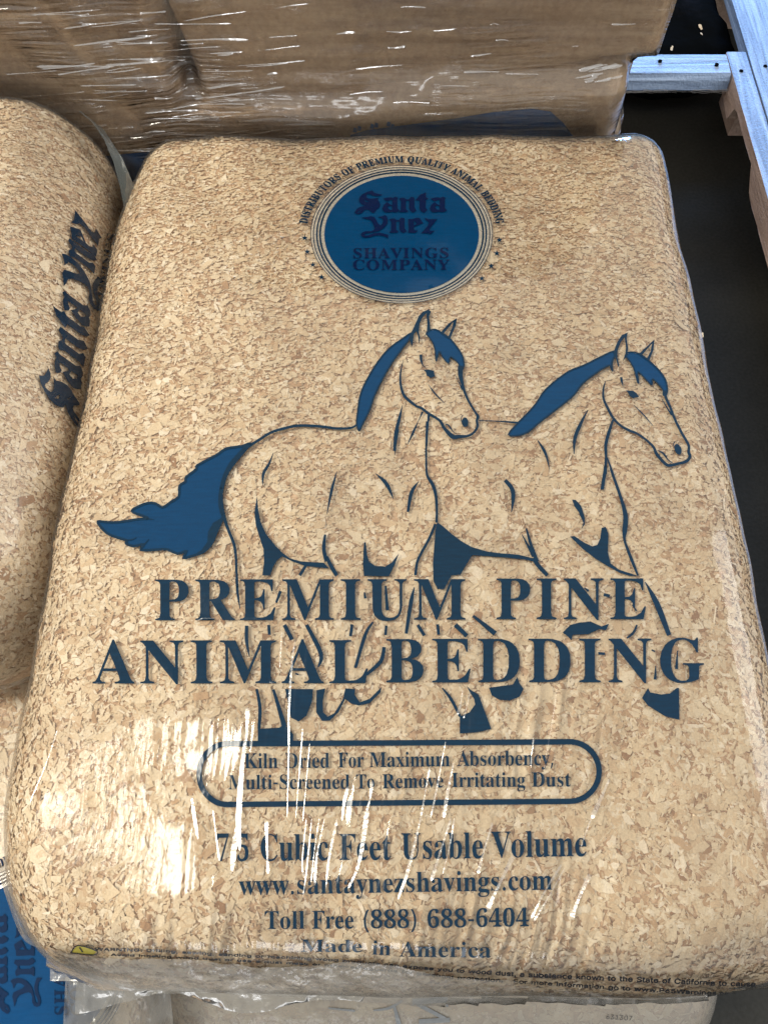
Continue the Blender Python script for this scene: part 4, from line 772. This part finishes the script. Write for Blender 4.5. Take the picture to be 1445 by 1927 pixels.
stk(pr, B4, [(900,965),(890,1080),(912,1180)], [18,30,30]); stk(pr, B4, [(912,1140),(950,1220),(995,1292)], [26,32,30]); stk(pr, B4, [(752,1205),(698,1292)], 24)
stk(pr, B4, [(995,460),(955,600),(915,800)], [4,22,5]); stk(pr, B5, [(110,475),(200,560),(258,685)], [4,30,4]); stk(pr, B5, [(458,540),(400,630),(372,785)], [5,30,20])
ply(pr, B5, [(20,1030),(35,1025),(45,1120),(60,1180),(110,1215),(190,1220),(240,1190),(300,1115),(270,1200),(220,1298),(20,1295),(12,1200)])
stk(pr, B5, [(592,880),(540,1000),(480,1110),(445,1190),(432,1290)], 22)
for pts, ws in (([(735,308),(735,380),(748,450)], [16,16,4]), ([(834,305),(838,350)], 14), ([(905,305),(940,372)], 18), ([(1005,305),(1070,435),(1058,495)], [16,20,8]), ([(1210,303),(1203,357)], 14),
                ([(1305,292),(1270,350),(1225,500)], [8,16,14]), ([(1365,308),(1362,352)], 12), ([(1355,405),(1340,470),(1275,530)], [16,18,14]), ([(780,595),(795,680),(790,775)], [12,16,14]),
                ([(855,597),(880,680),(905,765)], [12,18,24]), ([(888,152),(868,205)], [14,10]), ([(1266,158),(1270,186)], [8,12]), ([(1362,128),(1370,240)], [10,16]), ([(955,525),(970,530)], 8)): stk(pr, L7, pts, ws)
ply(pr, L7, [(785,775),(880,770),(905,755),(945,800),(945,832),(785,832)])
ply(pr, L7, [(908,595),(1035,595),(1030,650),(1005,715),(970,742),(935,725),(925,680),(918,640)])
ply(pr, L7, [(1050,600),(1090,592),(1078,650),(1080,700),(1100,720),(1130,705),(1170,640),(1180,592),(1225,595),(1222,620),(1245,655),(1290,640),(1345,585),(1340,610),(1290,660),(1240,670),(1205,660),(1180,640),(1150,700),(1110,738),(1075,740),(1048,700)])
pr.build('printed_horse', M['ink'], main, main_tree, 0.0013)
# the horse behind it
pr = Print()
for nm, f, c in (('printed_mane', H2, mane2), ('printed_forelock', H2, fore2)):
    pr = Print(); pr.poly([T(*f, c)], 12); pr.build(nm, M['ink_blue'], main, main_tree, 0.0009)
pr = Print()
edge(pr, H2, mane2, 3.2); edge(pr, H2, fore2, 2.6)
ply(pr, H2, [(810,205),(840,130),(870,85),(912,65),(905,110),(915,180),(910,230),(875,275),(895,220),(900,170),(890,100),(860,140),(840,195),(838,240),(850,300),(843,315),(830,260),(818,235)])
ply(pr, H2, [(990,220),(1050,165),(1102,115),(1095,190),(1065,268),(1045,262)], [(1015,225),(1085,145),(1075,200),(1050,250)])
stk(pr, H2, [(1180,480),(1180,520),(1215,600),(1250,690),(1300,790),(1345,870),(1345,920),(1355,950),(1330,985),(1260,1005),(1200,1015),(1160,985),(1115,930),(1095,885),(1050,840),(980,790),(920,765),(860,730),(810,680),(765,600),(738,530),(740,460),(755,410)],
    [22,20,18,18,18,18,20,22,22,20,22,22,22,18,16,16,18,16,18,18,16,12,4])
stk(pr, H2, [(1155,540),(1190,600),(1225,655)], [3,8,14]); ply(pr, H2, ellipse(1270,900,24,40,-.35)); stk(pr, H2, [(1250,842),(1237,870),(1255,900)], 6)
stk(pr, H2, [(1130,910),(1165,930),(1200,975),(1235,1000)], [6,14,8,4]); ply(pr, H2, [(898,480),(950,482),(975,500),(992,525),(950,535),(925,520),(912,495)])
stk(pr, H2, [(865,385),(868,410),(878,450)], [18,16,3]); stk(pr, H2, [(955,585),(1020,650),(1090,730)], [3,10,3]); stk(pr, H2, [(628,618),(580,710),(535,820),(528,935)], [4,22,26,5]); stk(pr, H2, [(268,835),(310,900),(335,960),(352,1045)], [5,20,16,2])
stk(pr, H2, [(808,690),(780,770),(755,870),(757,960),(752,1080)], [16,22,24,18,22]); stk(pr, H2, [(765,960),(790,1030),(806,1080)], [10,14,15])
stk(pr, B6, [(754,180),(748,230),(728,352)], [22,24,26]); stk(pr, B6, [(790,200),(810,260),(865,420),(895,540),(890,640),(888,710),(915,790),(950,880),(985,968)], [18,20,22,34,36,18,20,22,12])
ply(pr, B6, [(515,425),(540,425),(580,470),(605,550),(605,600),(580,637),(595,590),(560,510),(530,470)])
ply(pr, B6, [(500,688),(530,683),(600,730),(660,758),(695,745),(715,700),(725,625),(755,618),(775,670),(770,800),(790,880),(850,925),(985,968),(930,970),(850,945),(770,900),(680,845),(590,775)])
stk(pr, B5, [(938,55),(1100,60),(1250,72)], [9,10,18]); stk(pr, B5, [(1145,530),(1200,600),(1210,680),(1195,787)], [30,34,30,6])
ply(pr, B5, [(604,866),(640,890),(720,960),(800,1020),(880,1065),(1000,1100),(1110,1115),(1250,1125),(1370,1155),(1400,1185),(1300,1165),(1100,1145),(960,1135),(885,1130),(840,1200),(790,1285),(720,1290),(690,1340),(660,1400),(610,1400),(575,1340),(570,1200),(585,1000),(590,930)])
stk(pr, B5, [(1315,915),(1350,1040),(1400,1180)], [14,24,34]); stk(pr, B5, [(1280,965),(1375,1140)], [6,30]); stk(pr, B6, [(240,840),(270,890),(338,965)], [32,30,28])
for pts, ws in (([(95,135),(80,200),(58,345)], [4,18,14]), ([(110,305),(140,354)], 15), ([(200,303),(205,350)], 14), ([(280,305),(332,356)], 20), ([(360,265),(460,345)], [12,24]), ([(1100,305),(1085,340),(1055,365)], [8,12,8]),
                ([(1138,112),(1190,210),(1245,352)], [4,26,20]), ([(862,138),(882,152)], [5,12]), ([(950,168),(978,176)], 14), ([(1080,215),(1098,242)], [6,8]), ([(925,434),(956,436)], 12), ([(1166,418),(1182,426)], [6,8]),
                ([(1185,490),(1182,552)], [4,14]), ([(1283,422),(1278,505)], [4,14]), ([(220,590),(260,640),(302,720)], [6,14,12])): stk(pr, L8, pts, ws)
ply(pr, L8, [(765,340),(800,305),(840,295),(890,290),(940,312),(975,300),(960,330),(930,325),(880,348),(810,350),(805,375),(785,355)])
ply(pr, L8, [(330,580),(350,600),(385,620),(400,660),(443,775),(385,790),(300,797),(300,720),(345,700),(370,665),(365,640),(345,610)])
ply(pr, L8, [(432,590),(540,575),(560,540),(570,570),(588,595),(570,630),(525,648),(480,645),(445,625)])
ply(pr, L8, [(1150,590),(1160,610),(1210,620),(1250,615),(1280,590),(1290,590),(1292,735),(1230,720),(1150,670),(1122,635)])
pr.build('printed_horse', M['ink'], main, main_tree, 0.0013)

# --- streak highlights on the film's creases, shaped as strips aimed at the lamp
for pts, wd in (([(463,1385),(456,1450),(450,1540),(452,1600)], 8), ([(545,1370),(543,1450),(541,1540)], 2), ([(570,1370),(564,1450),(557,1540)], 2), ([(583,1400),(577,1470),(570,1545)], 2),
                ([(502,1545),(503,1590),(505,1645)], 6), ([(449,1545),(441,1600),(438,1640)], 8), ([(587,1540),(577,1640),(570,1690)], 2), ([(601,1540),(592,1600),(586,1660)], 2), ([(577,1540),(569,1627),(576,1655)], 3),
                ([(611,1540),(596,1614),(593,1666)], 4), ([(635,1540),(619,1619),(614,1671)], 4), ([(692,1520),(677,1619),(656,1671)], 7), ([(792,1535),(769,1632),(749,1692)], 3.5), ([(848,1540),(827,1606),(811,1658)], 4),
                ([(854,1540),(846,1590),(832,1645)], 2), ([(926,1548),(908,1606),(898,1645)], 4), ([(965,1610),(935,1671),(916,1711)], 6), ([(1055,1627),(1019,1685),(998,1729)], 3), ([(1061,1634),(1030,1688),(1003,1732)], 2),
                ([(1108,1645),(1084,1698),(1073,1727)], 6), ([(1111,1540),(1102,1565),(1092,1593)], 2), ([(808,1444),(800,1490),(792,1535)], 3), ([(838,1395),(825,1465),(810,1540)], 2), ([(853,1435),(842,1490),(834,1540)], 4),
                ([(1145,1466),(1130,1500),(1112,1540)], 5), ([(110,1375),(92,1430),(60,1510)], 1.8), ([(531,1191),(529,1225),(527,1258)], 2.5), ([(556,1206),(550,1249),(544,1340),(544,1410)], 3.5), ([(467,1332),(466,1360),(464,1395)], 7),
                ([(362,1500),(366,1530),(374,1580)], 5), ([(402,1525),(406,1560),(414,1620)], 3), ([(655,1480),(648,1510),(644,1545)], 5), ([(700,1470),(697,1500),(690,1525)], 5), ([(870,1300),(866,1325),(860,1345)], 3), ([(884,1302),(878,1330),(872,1352)], 2)):
    crease(main, main_tree, pts, wd * (1.45 if pts[0][0] > 740 else 1.1), LAMP_KEY)
def rim_film():
    V, Fq = [], []; n, m = 140, 10
    for i in range(n + 1):
        t = i / n; x = 95 + 1235 * t
        ya = 1778 + 92 * t + 10 * math.sin(9 * t) + 6 * math.sin(23 * t); yb = 1846 + 42 * t - 6 * math.sin(7 * t)
        for j in range(m + 1):
            s_ = j / m; h, nn, _, _ = main_tree.ray_cast(CAMV, ray_dir(x, ya + (yb - ya) * s_))
            q = h + nn * (0.0022 + 0.004 * s_ + 0.0016 * mnoise.noise(Vector((x * .03, s_ * 4, 8)))) if h is not None and nn.z > -0.3 else at(x, ya + (yb - ya) * s_, 0.40)
            V.append(tuple(q))
    for i in range(n):
        for j in range(m):
            a = i * (m + 1) + j; Fq.append((a, a + 1, a + m + 2, a + m + 1))
    mesh_obj('slack_film', V, Fq, M['film_rim'], main)
rim_film()

# --- the bag lying beside it on the left
lb = empty('shavings_bale', 'clear bag of shavings lying left of the horse bale, blackletter name up its slope', 'bale', (-0.63, 0.46, 0.275), 'bagged pine shavings')
LV, LF = bag_shape((-0.6335, 0.480, 0.398), (0.3385, 0.318, 0.13), (.12, .12, .125), (.105, .035, .125), 56, 11, 0.004, 0.003,
                   pushes=[(-0.45, 0.10, .40, .24, 0, 0, -0.035), (-0.29, 0.81, .20, .15, -0.030, 0.0, -0.004)])
LN = vnormals(LV, LF); LFV = LV + LN * 0.0044
mesh_obj('packed_core', LV, LF, M['core'], lb)
vis = lambda P, N: (N[:, 2] > -0.1) & (P[:, 0] > -0.56) & (P[:, 2] > 0.36)
sv, sf = shavings(LV, LF, 70000, vis, Lm=0.0040, packed=True)
o = mesh_obj('shaving_layer', sv, sf, M['shaving'], lb, False); o['kind'] = 'stuff'
mesh_obj('plastic_film', LFV, LF, M['film_other'], lb)
left_tree = bvh_of(LFV, LF)
pr = Print()
def side_letter(pr, c, ya, yb, up=(-50, -37)):
    bx = lambda y: np.interp(-y, [-770, -731.6, -663, -608, -505.5, -433.6, -420], [145, 150.7, 161, 167.8, 178, 186.7, 189])
    f = lambda u, v: (bx(ya + (yb - ya) * u) + up[0] * v, ya + (yb - ya) * u + up[1] * v)
    pr.poly([[f(u, v) for u, v in k] for k in letter_shape(c)], 8)
for c, ya, yb in (('S', 803, 737), ('a', 739, 693), ('n', 693, 646), ('t', 648, 620), ('a', 621, 580), ('Y', 578, 516), ('n', 517, 482), ('e', 484, 457), ('z', 464, 430)): side_letter(pr, c, ya, yb)
pr.build('printed_name', M['ink_side'], lb, left_tree, 0.0010)
pr = Print(); word(pr, SERIF, 'SHAVINGS', (196, 590), (219, 440), 17); pr.build('printed_word', M['ink_side'], lb, left_tree, 0.0010)
def gusset():
    rowa = [(148, 209), (172, 228), (196, 262), (214, 305), (226, 350), (236, 400), (240, 450)]
    rowb = [(152, 209), (196, 244), (232, 300), (254, 352), (262, 390), (262, 430), (256, 470)]
    V, Fq = [], []; m = 6
    for i, (a, b) in enumerate(zip(rowa, rowb)):
        for j in range(m + 1):
            t = j / m; q = at(a[0] + (b[0] - a[0]) * t, a[1] + (b[1] - a[1]) * t, 0.528 - 0.017 * i - 0.010 * t + 0.006 * math.sin(3.1 * t + i))
            V.append(tuple(q))
    for i in range(len(rowa) - 1):
        for j in range(m):
            k = i * (m + 1) + j; Fq.append((k, k + 1, k + m + 2, k + m + 1))
    mesh_obj('film_corner', V, Fq, M['film_flap'], lb)
gusset()

# --- lower layer: bag under the left one, with the round emblem on its near end
ll = empty('shavings_bale', 'bag at lower left carrying a big blue round emblem, half under the horse bale', 'bale', (-0.62, 0.14, 0.0), 'bagged pine shavings')
QV, QF = bag_shape((-0.62, 0.14, 0.135), (0.385, 0.60, 0.135), (.10, .10, .10), (.06, .08, .09), 60, 21, 0.0, 0.002)
mesh_obj('packed_core', QV, QF, M['core'], ll)
QN = vnormals(QV, QF); QFV = QV + QN * 0.0044
sv, sf = shavings(QV, QF, 12000, lambda P, N: (N[:, 2] > 0) & (P[:, 0] > -0.48) & (P[:, 1] < 0.22) & (P[:, 1] > -0.25), Lm=0.0075)
o = mesh_obj('shaving_layer', sv, sf, M['shaving'], ll, False); o['kind'] = 'stuff'
mesh_obj('plastic_film', QFV, QF, M['film_other'], ll)
low_tree = bvh_of(QFV, QF)
emblem(ll, low_tree, lambda x, y: (69 + (y - 442.3) * 1.32, 1812 - (x - 755.5) * 1.08), (M['ink_low'], M['ink_side_blue'], M['ink_low'], M['ink_pale']), 0.0010, 12)

# --- lower layer: bag under the bale in front
lf = empty('shavings_bale', 'bag lying under the horse bale, only its cloudy front film with a stamped number showing', 'bale', (0.06, 0.30, 0.0), 'bagged pine shavings')
GV, GF = bag_shape((0.055, 0.305, 0.13), (0.275, 0.465, 0.125), (.06, .07, .08), (.06, .07, .08), 60, 31, 0.002, 0.003)
mesh_obj('packed_core', GV, GF, M['core'], lf)
GN = vnormals(GV, GF); GFV = GV + GN * 0.006
sv, sf = shavings(GV, GF, 8000, lambda P, N: (P[:, 1] < -0.04) & (N[:, 2] > -0.1), Lm=0.0075)
o = mesh_obj('shaving_layer', sv, sf, M['shaving'], lf, False); o['kind'] = 'stuff'
mesh_obj('plastic_film', GFV, GF, M['film_low'], lf)
front_tree = bvh_of(GFV, GF)
pr = Print(); word(pr, SANS, '631307', (1138, 1916), (1189, 1919.5), 12.5, 729); pr.build('stamped_number', M['ink_black'], lf, front_tree, 0.0010)
pr = Print()
stroke(pr, [(777, 1884), (842, 1880)], 11); stroke(pr, [(839, 1872), (841, 1894)], 5); stroke(pr, [(778, 1878), (777, 1892)], 4); stroke(pr, [(784, 1888), (838, 1916)], 7); stroke(pr, [(788, 1921), (846, 1918)], 9)
stroke(pr, [(703, 1900), (732, 1896), (757, 1882)], [3, 5, 4]); stroke(pr, [(742, 1893), (752, 1932)], [5, 10]); stroke(pr, [(618, 1896), (668, 1901)], [3, 4])
pr.build('printed_letter', M['ink_faint'], lf, front_tree, 0.0010)
def slack(name, parent, pxs, z0, z1, amp, seed, m=14):
    """a loose fold of film hanging between two lines"""
    V, Fq = [], []; a, b = pxs; n = 40
    a = catmull(np.array(a, float), 40 // (len(a) - 1)); b = catmull(np.array(b, float), 40 // (len(b) - 1)); n = min(len(a), len(b))
    for i in range(n):
        for j in range(m + 1):
            t = j / m; z = z0 + (z1 - z0) * t
            q = at(a[i][0] + (b[i][0] - a[i][0]) * t, a[i][1] + (b[i][1] - a[i][1]) * t, z + amp * mnoise.noise(Vector((i * .23, t * 3.0, seed))))
            V.append(tuple(q))
    for i in range(n - 1):
        for j in range(m):
            k = i * (m + 1) + j; Fq.append((k, k + 1, k + m + 2, k + m + 1))
    mesh_obj(name, V, Fq, M['film_grey'], parent)
slack('slack_film', lf, ([(124, 1838), (200, 1850), (320, 1852)], [(118, 1960), (200, 1965), (330, 1968)]), 0.300, 0.275, 0.008, 2)
slack('film_corner', main, ([(14, 1628), (30, 1690), (84, 1755), (150, 1800), (230, 1822)], [(-6, 1632), (40, 1760), (86, 1790), (132, 1838), (215, 1850)]), 0.405, 0.375, 0.006, 5)
slack('film_corner', main, ([(1436, 1690), (1420, 1790), (1370, 1835)], [(1462, 1690), (1442, 1800), (1385, 1858)]), 0.41, 0.38, 0.005, 6)

# ------------------------------------------------------------------ the wrapped pallet load behind
bk = empty('wrapped_bag_stack', 'stretch wrapped stack of brownish shavings bags standing behind the horse bale', 'bag stack', (-0.15, 1.05, 0.0))
trees = []
def back_bag(center, A, R, tilt, seed):
    V, F = bag_shape((0, 0, 0), A, (R * 0.4, R, R * 0.7), (R * 0.5, R, R * 0.7), 40, seed, 0.0, 0.005)
    c, s = math.cos(tilt), math.sin(tilt); x, z = V[:, 0].copy(), V[:, 2].copy()
    V[:, 0] = c * x - s * z; V[:, 2] = s * x + c * z; V = V + np.array(center)
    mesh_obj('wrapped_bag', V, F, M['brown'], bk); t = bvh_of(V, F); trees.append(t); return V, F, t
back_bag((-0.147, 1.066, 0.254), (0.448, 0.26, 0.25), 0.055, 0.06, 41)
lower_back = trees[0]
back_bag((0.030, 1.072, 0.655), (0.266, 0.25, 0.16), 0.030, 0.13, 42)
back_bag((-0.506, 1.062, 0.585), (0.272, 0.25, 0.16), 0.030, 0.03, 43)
pr = Print(); pr.poly([[(660, 252), (690, 243), (760, 234), (850, 222), (930, 209), (1000, 203), (1035, 208), (1060, 230), (1080, 258), (1090, 300), (640, 300)]], 12)
pr.poly([[(150, 300), (200, 292), (300, 282), (320, 380), (150, 380)]], 12)
for x, y in ((668, 243), (676, 240), (700, 236), (708, 234), (731, 232), (738, 236)): pr.poly([[(x - 4, y + 4), (x - 2, y - 5), (x + 4, y - 3), (x + 3, y + 5)]], 0)
pr.build('printed_panel', M['ink_panel'], bk, lower_back, 0.0015)
def stretch_wrap():
    nx, nz = 190, 90; xs = np.linspace(-0.80, 0.303, nx); zs = np.linspace(0.30, 0.84, nz); Y = np.full((nx, nz), 2.0)
    for i, x in enumerate(xs):
        for j, z in enumerate(zs):
            for t in trees:
                h = t.ray_cast(Vector((min(max(x, -0.75), 0.292), -1, z)), Vector((0, 1, 0)))[0]
                if h is not None: Y[i, j] = min(Y[i, j], h.y)
    for _ in range(8):                                  # stretched film bridges the hollows
        Z = Y.copy()
        Z[1:-1] = np.minimum(Z[1:-1], (Y[:-2] + Y[2:]) / 2); Z[:, 1:-1] = np.minimum(Z[:, 1:-1], (Y[:, :-2] + Y[:, 2:]) / 2); Y = Z
    V = []; Fq = []
    for i, x in enumerate(xs):
        for j, z in enumerate(zs):
            V.append((x, min(Y[i, j], 0.9) - 0.006 - 0.003 * mnoise.noise(Vector((x * 4, 0, z * 50))) , z))
    for i in range(nx - 1):
        for j in range(nz - 1):
            a = i * nz + j; Fq.append((a, a + nz, a + nz + 1, a + 1))
    k = len(V); m = 16                                   # round the right hand corner and along the side
    for j, z in enumerate(zs):
        y0 = V[(nx - 1) * nz + j][1]
        for r in range(m):
            V.append((0.303 + 0.006 * math.sin(min(r / 3, 1) * 1.57) + 0.004 * mnoise.noise(Vector((r, z * 9, 2))), y0 + 0.006 + 0.4 * (r / m) ** 1.5, z))
    for j in range(nz - 1):
        e0, e1 = (nx - 1) * nz + j, (nx - 1) * nz + j + 1
        Fq.append((e0, k + j * m, k + (j + 1) * m, e1))
        for r in range(m - 1): Fq.append((k + j * m + r, k + j * m + r + 1, k + (j + 1) * m + r + 1, k + (j + 1) * m + r))
    mesh_obj('stretch_wrap', V, Fq, M['wrap'], bk)
    t = BVHTree.FromPolygons([Vector(v) for v in V], Fq); r = random.Random(12)
    for q in range(110):  # wrap highlights added as scattered strips aimed at the door lamp
        x = r.choice((r.uniform(0, 420), r.uniform(60, 480), r.uniform(0, 1200))); y = r.uniform(20, 285) if x < 480 else r.uniform(10, 200)
        L = r.uniform(18, 150) * (1 if x < 480 else 0.6); sl = r.uniform(-0.16, 0.02)
        crease(bk, t, [(x, y), (x + L / 2, y + sl * L / 2 + r.uniform(-2, 2)), (x + L, y + sl * L)], r.choice((1.2, 1.6, 2.2, 3.0)), LAMP_DOOR, 0.0015, 0.04, 'wrap_glint_crease')
    for q in range(16):
        x = r.uniform(1080, 1180); y = r.uniform(122, 165); L = r.uniform(10, 45)
        crease(bk, t, [(x, y), (x + L / 2, y - L * .08), (x + L, y - L * .2)], r.uniform(1.5, 5), LAMP_DOOR, 0.0015, 0.04, 'wrap_glint_crease')
stretch_wrap()

# ------------------------------------------------------------------ pallet and black mound put in for shade on the floor at the right
pl = empty('wooden_pallet', 'weathered grey wooden pallet with notched raw pink edge on the dark floor at right', 'pallet', (0.70, 1.1, 0.0))
def prism(name, outline_yz, x0, x1, mat, parent, wob=0.0, seed=0):
    """a board: outline in the y-z plane pushed from x0 to x1, edges a little eased"""
    n = len(outline_yz); V = []
    ys = [p[0] for p in outline_yz]; zs = [p[1] for p in outline_yz]; cy, cz = sum(ys) / n, sum(zs) / n
    for x, k in ((x0, 0.997), (x0 + 0.003, 1), (x1 - 0.003, 1), (x1, 0.997)):
        for i, (y, z) in enumerate(outline_yz):
            V.append((x + wob * mnoise.noise(Vector((y * 30, z * 40, seed))), cy + (y - cy) * k, cz + (z - cz) * k + wob * 0.5 * mnoise.noise(Vector((y * 22, seed, 3)))))
    Fq = [tuple(reversed(range(n))), tuple(range(3 * n, 4 * n))]
    for l in range(3):
        for i in range(n):
            j = (i + 1) % n; Fq.append((l * n + i, l * n + j, (l + 1) * n + j, (l + 1) * n + i))
    return mesh_obj(name, V, Fq, mat, parent, False)
def dense(pts, d=0.02):
    out = []
    for a, b in zip(pts, pts[1:] + pts[:1]):
        k = max(1, int(math.hypot(b[0] - a[0], b[1] - a[1]) / d))
        out += [(a[0] + (b[0] - a[0]) * i / k, a[1] + (b[1] - a[1]) * i / k) for i in range(k)]
    return out
st = prism('stringer', dense([(0.25, 0.09), (1.085, 0.09), (1.10, 0.094), (1.127, 0.112), (1.14, 0.121), (1.275, 0.121), (1.288, 0.116), (1.298, 0.088), (1.33, 0.090), (1.405, 0.10), (1.415, 0.14), (0.25, 0.14)]), 0.651, 0.688, M['wood_raw'], pl, 0.0012, 1)
st.data.materials.append(M['wood_sky_tint'])
for p in st.data.polygons:
    if p.normal.z > 0.7 and p.center.z + 0 > 0.136: p.material_index = 1  # top faces take the wood with sky blue in its colour
prism('deck_board', dense([(0.25, 0.119), (1.80, 0.119), (1.80, 0.1425), (0.25, 0.1425)], 0.05), 0.6905, 0.79, M['wood_sky_tint'], pl, 0.001, 2)
prism('deck_board', dense([(0.25, 0.119), (1.80, 0.119), (1.80, 0.1425), (0.25, 0.1425)], 0.05), 0.80, 0.90, M['wood_sky_tint'], pl, 0.001, 3)
prism('deck_board', dense([(1.343, 0.113), (1.346, 0.131), (1.354, 0.140), (1.405, 0.1415), (1.405, 0.113)], 0.012), 0.36, 0.6485, M['wood_sky_tint_x'], pl, 0.0008, 4)
prism('block', [(0.30, 0.0), (0.45, 0.0), (0.45, 0.0885), (0.30, 0.0885)], 0.70, 0.79, M['wood_raw'], pl)
prism('block', [(1.36, 0.0), (1.46, 0.0), (1.46, 0.0885), (1.36, 0.0885)], 0.70, 0.79, M['wood_raw'], pl)
prism('block', [(1.36, 0.0), (1.40, 0.0), (1.40, 0.1125), (1.36, 0.1125)], 0.40, 0.46, M['wood_raw'], pl)
for x0, x1 in ((0.40, 0.79),): prism('base_board', [(1.70, 0.0), (1.80, 0.0), (1.80, 0.1185), (1.70, 0.1185)], 0.70, x1, M['wood_raw'], pl)
for x, y in ((0.668, 0.62), (0.670, 1.05), (0.669, 1.36), (0.72, 0.98), (0.715, 1.37), (0.75, 1.36), (0.52, 1.385), (0.625, 1.375)):
    V = [(x + .004 * math.cos(k), y + .004 * math.sin(k), 0.1433 if x > 0.69 or x < 0.65 else 0.1408) for k in np.linspace(0, 5.5, 8)]
    mesh_obj('nail_head', V + [(v[0], v[1], v[2] - .004) for v in V], [tuple(range(8))] + [(i, (i + 1) % 8, 8 + (i + 1) % 8, 8 + i)[::-1] for i in range(8)], M['black'], pl, False)
def cobweb():
    pr_ = []; r = random.Random(4); V = []; Fq = []
    for s in range(26):
        x = r.uniform(0.44, 0.64); y = 1.3405; z = r.uniform(0.110, 0.116); L = r.uniform(0.02, 0.09); w_ = r.uniform(0.0004, 0.0011); k = len(V)
        for i in range(8):
            t = i / 7; xx = x - L / 2 + L * t; zz = z + 0.004 * mnoise.noise(Vector((xx * 60, s, 0))); V += [(xx, y, zz - w_), (xx, y - 0.001, zz + w_)]
        for i in range(7): Fq.append((k + 2 * i, k + 2 * i + 2, k + 2 * i + 3, k + 2 * i + 1))
    mesh_obj('cobweb', V, Fq, M['web'], pl)
cobweb()
bb = empty('shade_mound', 'low black mound standing in for deep shade behind the pallet at top right', 'shade mound', (0.5, 1.7, 0.0))
V, F = bag_shape((0.50, 1.80, 0.06), (0.20, 0.36, 0.06), (.05,) * 3, (.05,) * 3, 40, 51, 0.0, 0.02)
sheet = mesh_obj('shade_mound_shell', V, F, M['black'], bb)  # black form added where the floor lies in deep shade
st_ = bvh_of(V, F)
for px, py, sz, lab in ((1316, 52, .016, 'larger pale wood chip, upper of a close pair on the black mound'), (1318, 66, .009, 'tiny pale wood chip just below the larger one on the black mound'), (1262, 92, .014, 'slanted pale wood chip beside the wrapped stack on the black mound')):
    d = ray_dir(px, py); h, n, _, _ = st_.ray_cast(CAMV, d)
    if h is None: continue
    o = bpy.data.objects.new('wood_chip', FLAKES[px % 10]); COL.objects.link(o)
    o.matrix_world = Matrix.Translation(h + n * 0.003) @ n.to_track_quat('Z', 'Y').to_matrix().to_4x4() @ Matrix.Rotation(px * 1.3, 4, 'Z') @ Matrix.Diagonal((sz * .75, sz * .75, sz * .75, 1))
    o['label'] = lab; o['category'] = 'wood chip'; o['group'] = 'wood chips on the black sheet'
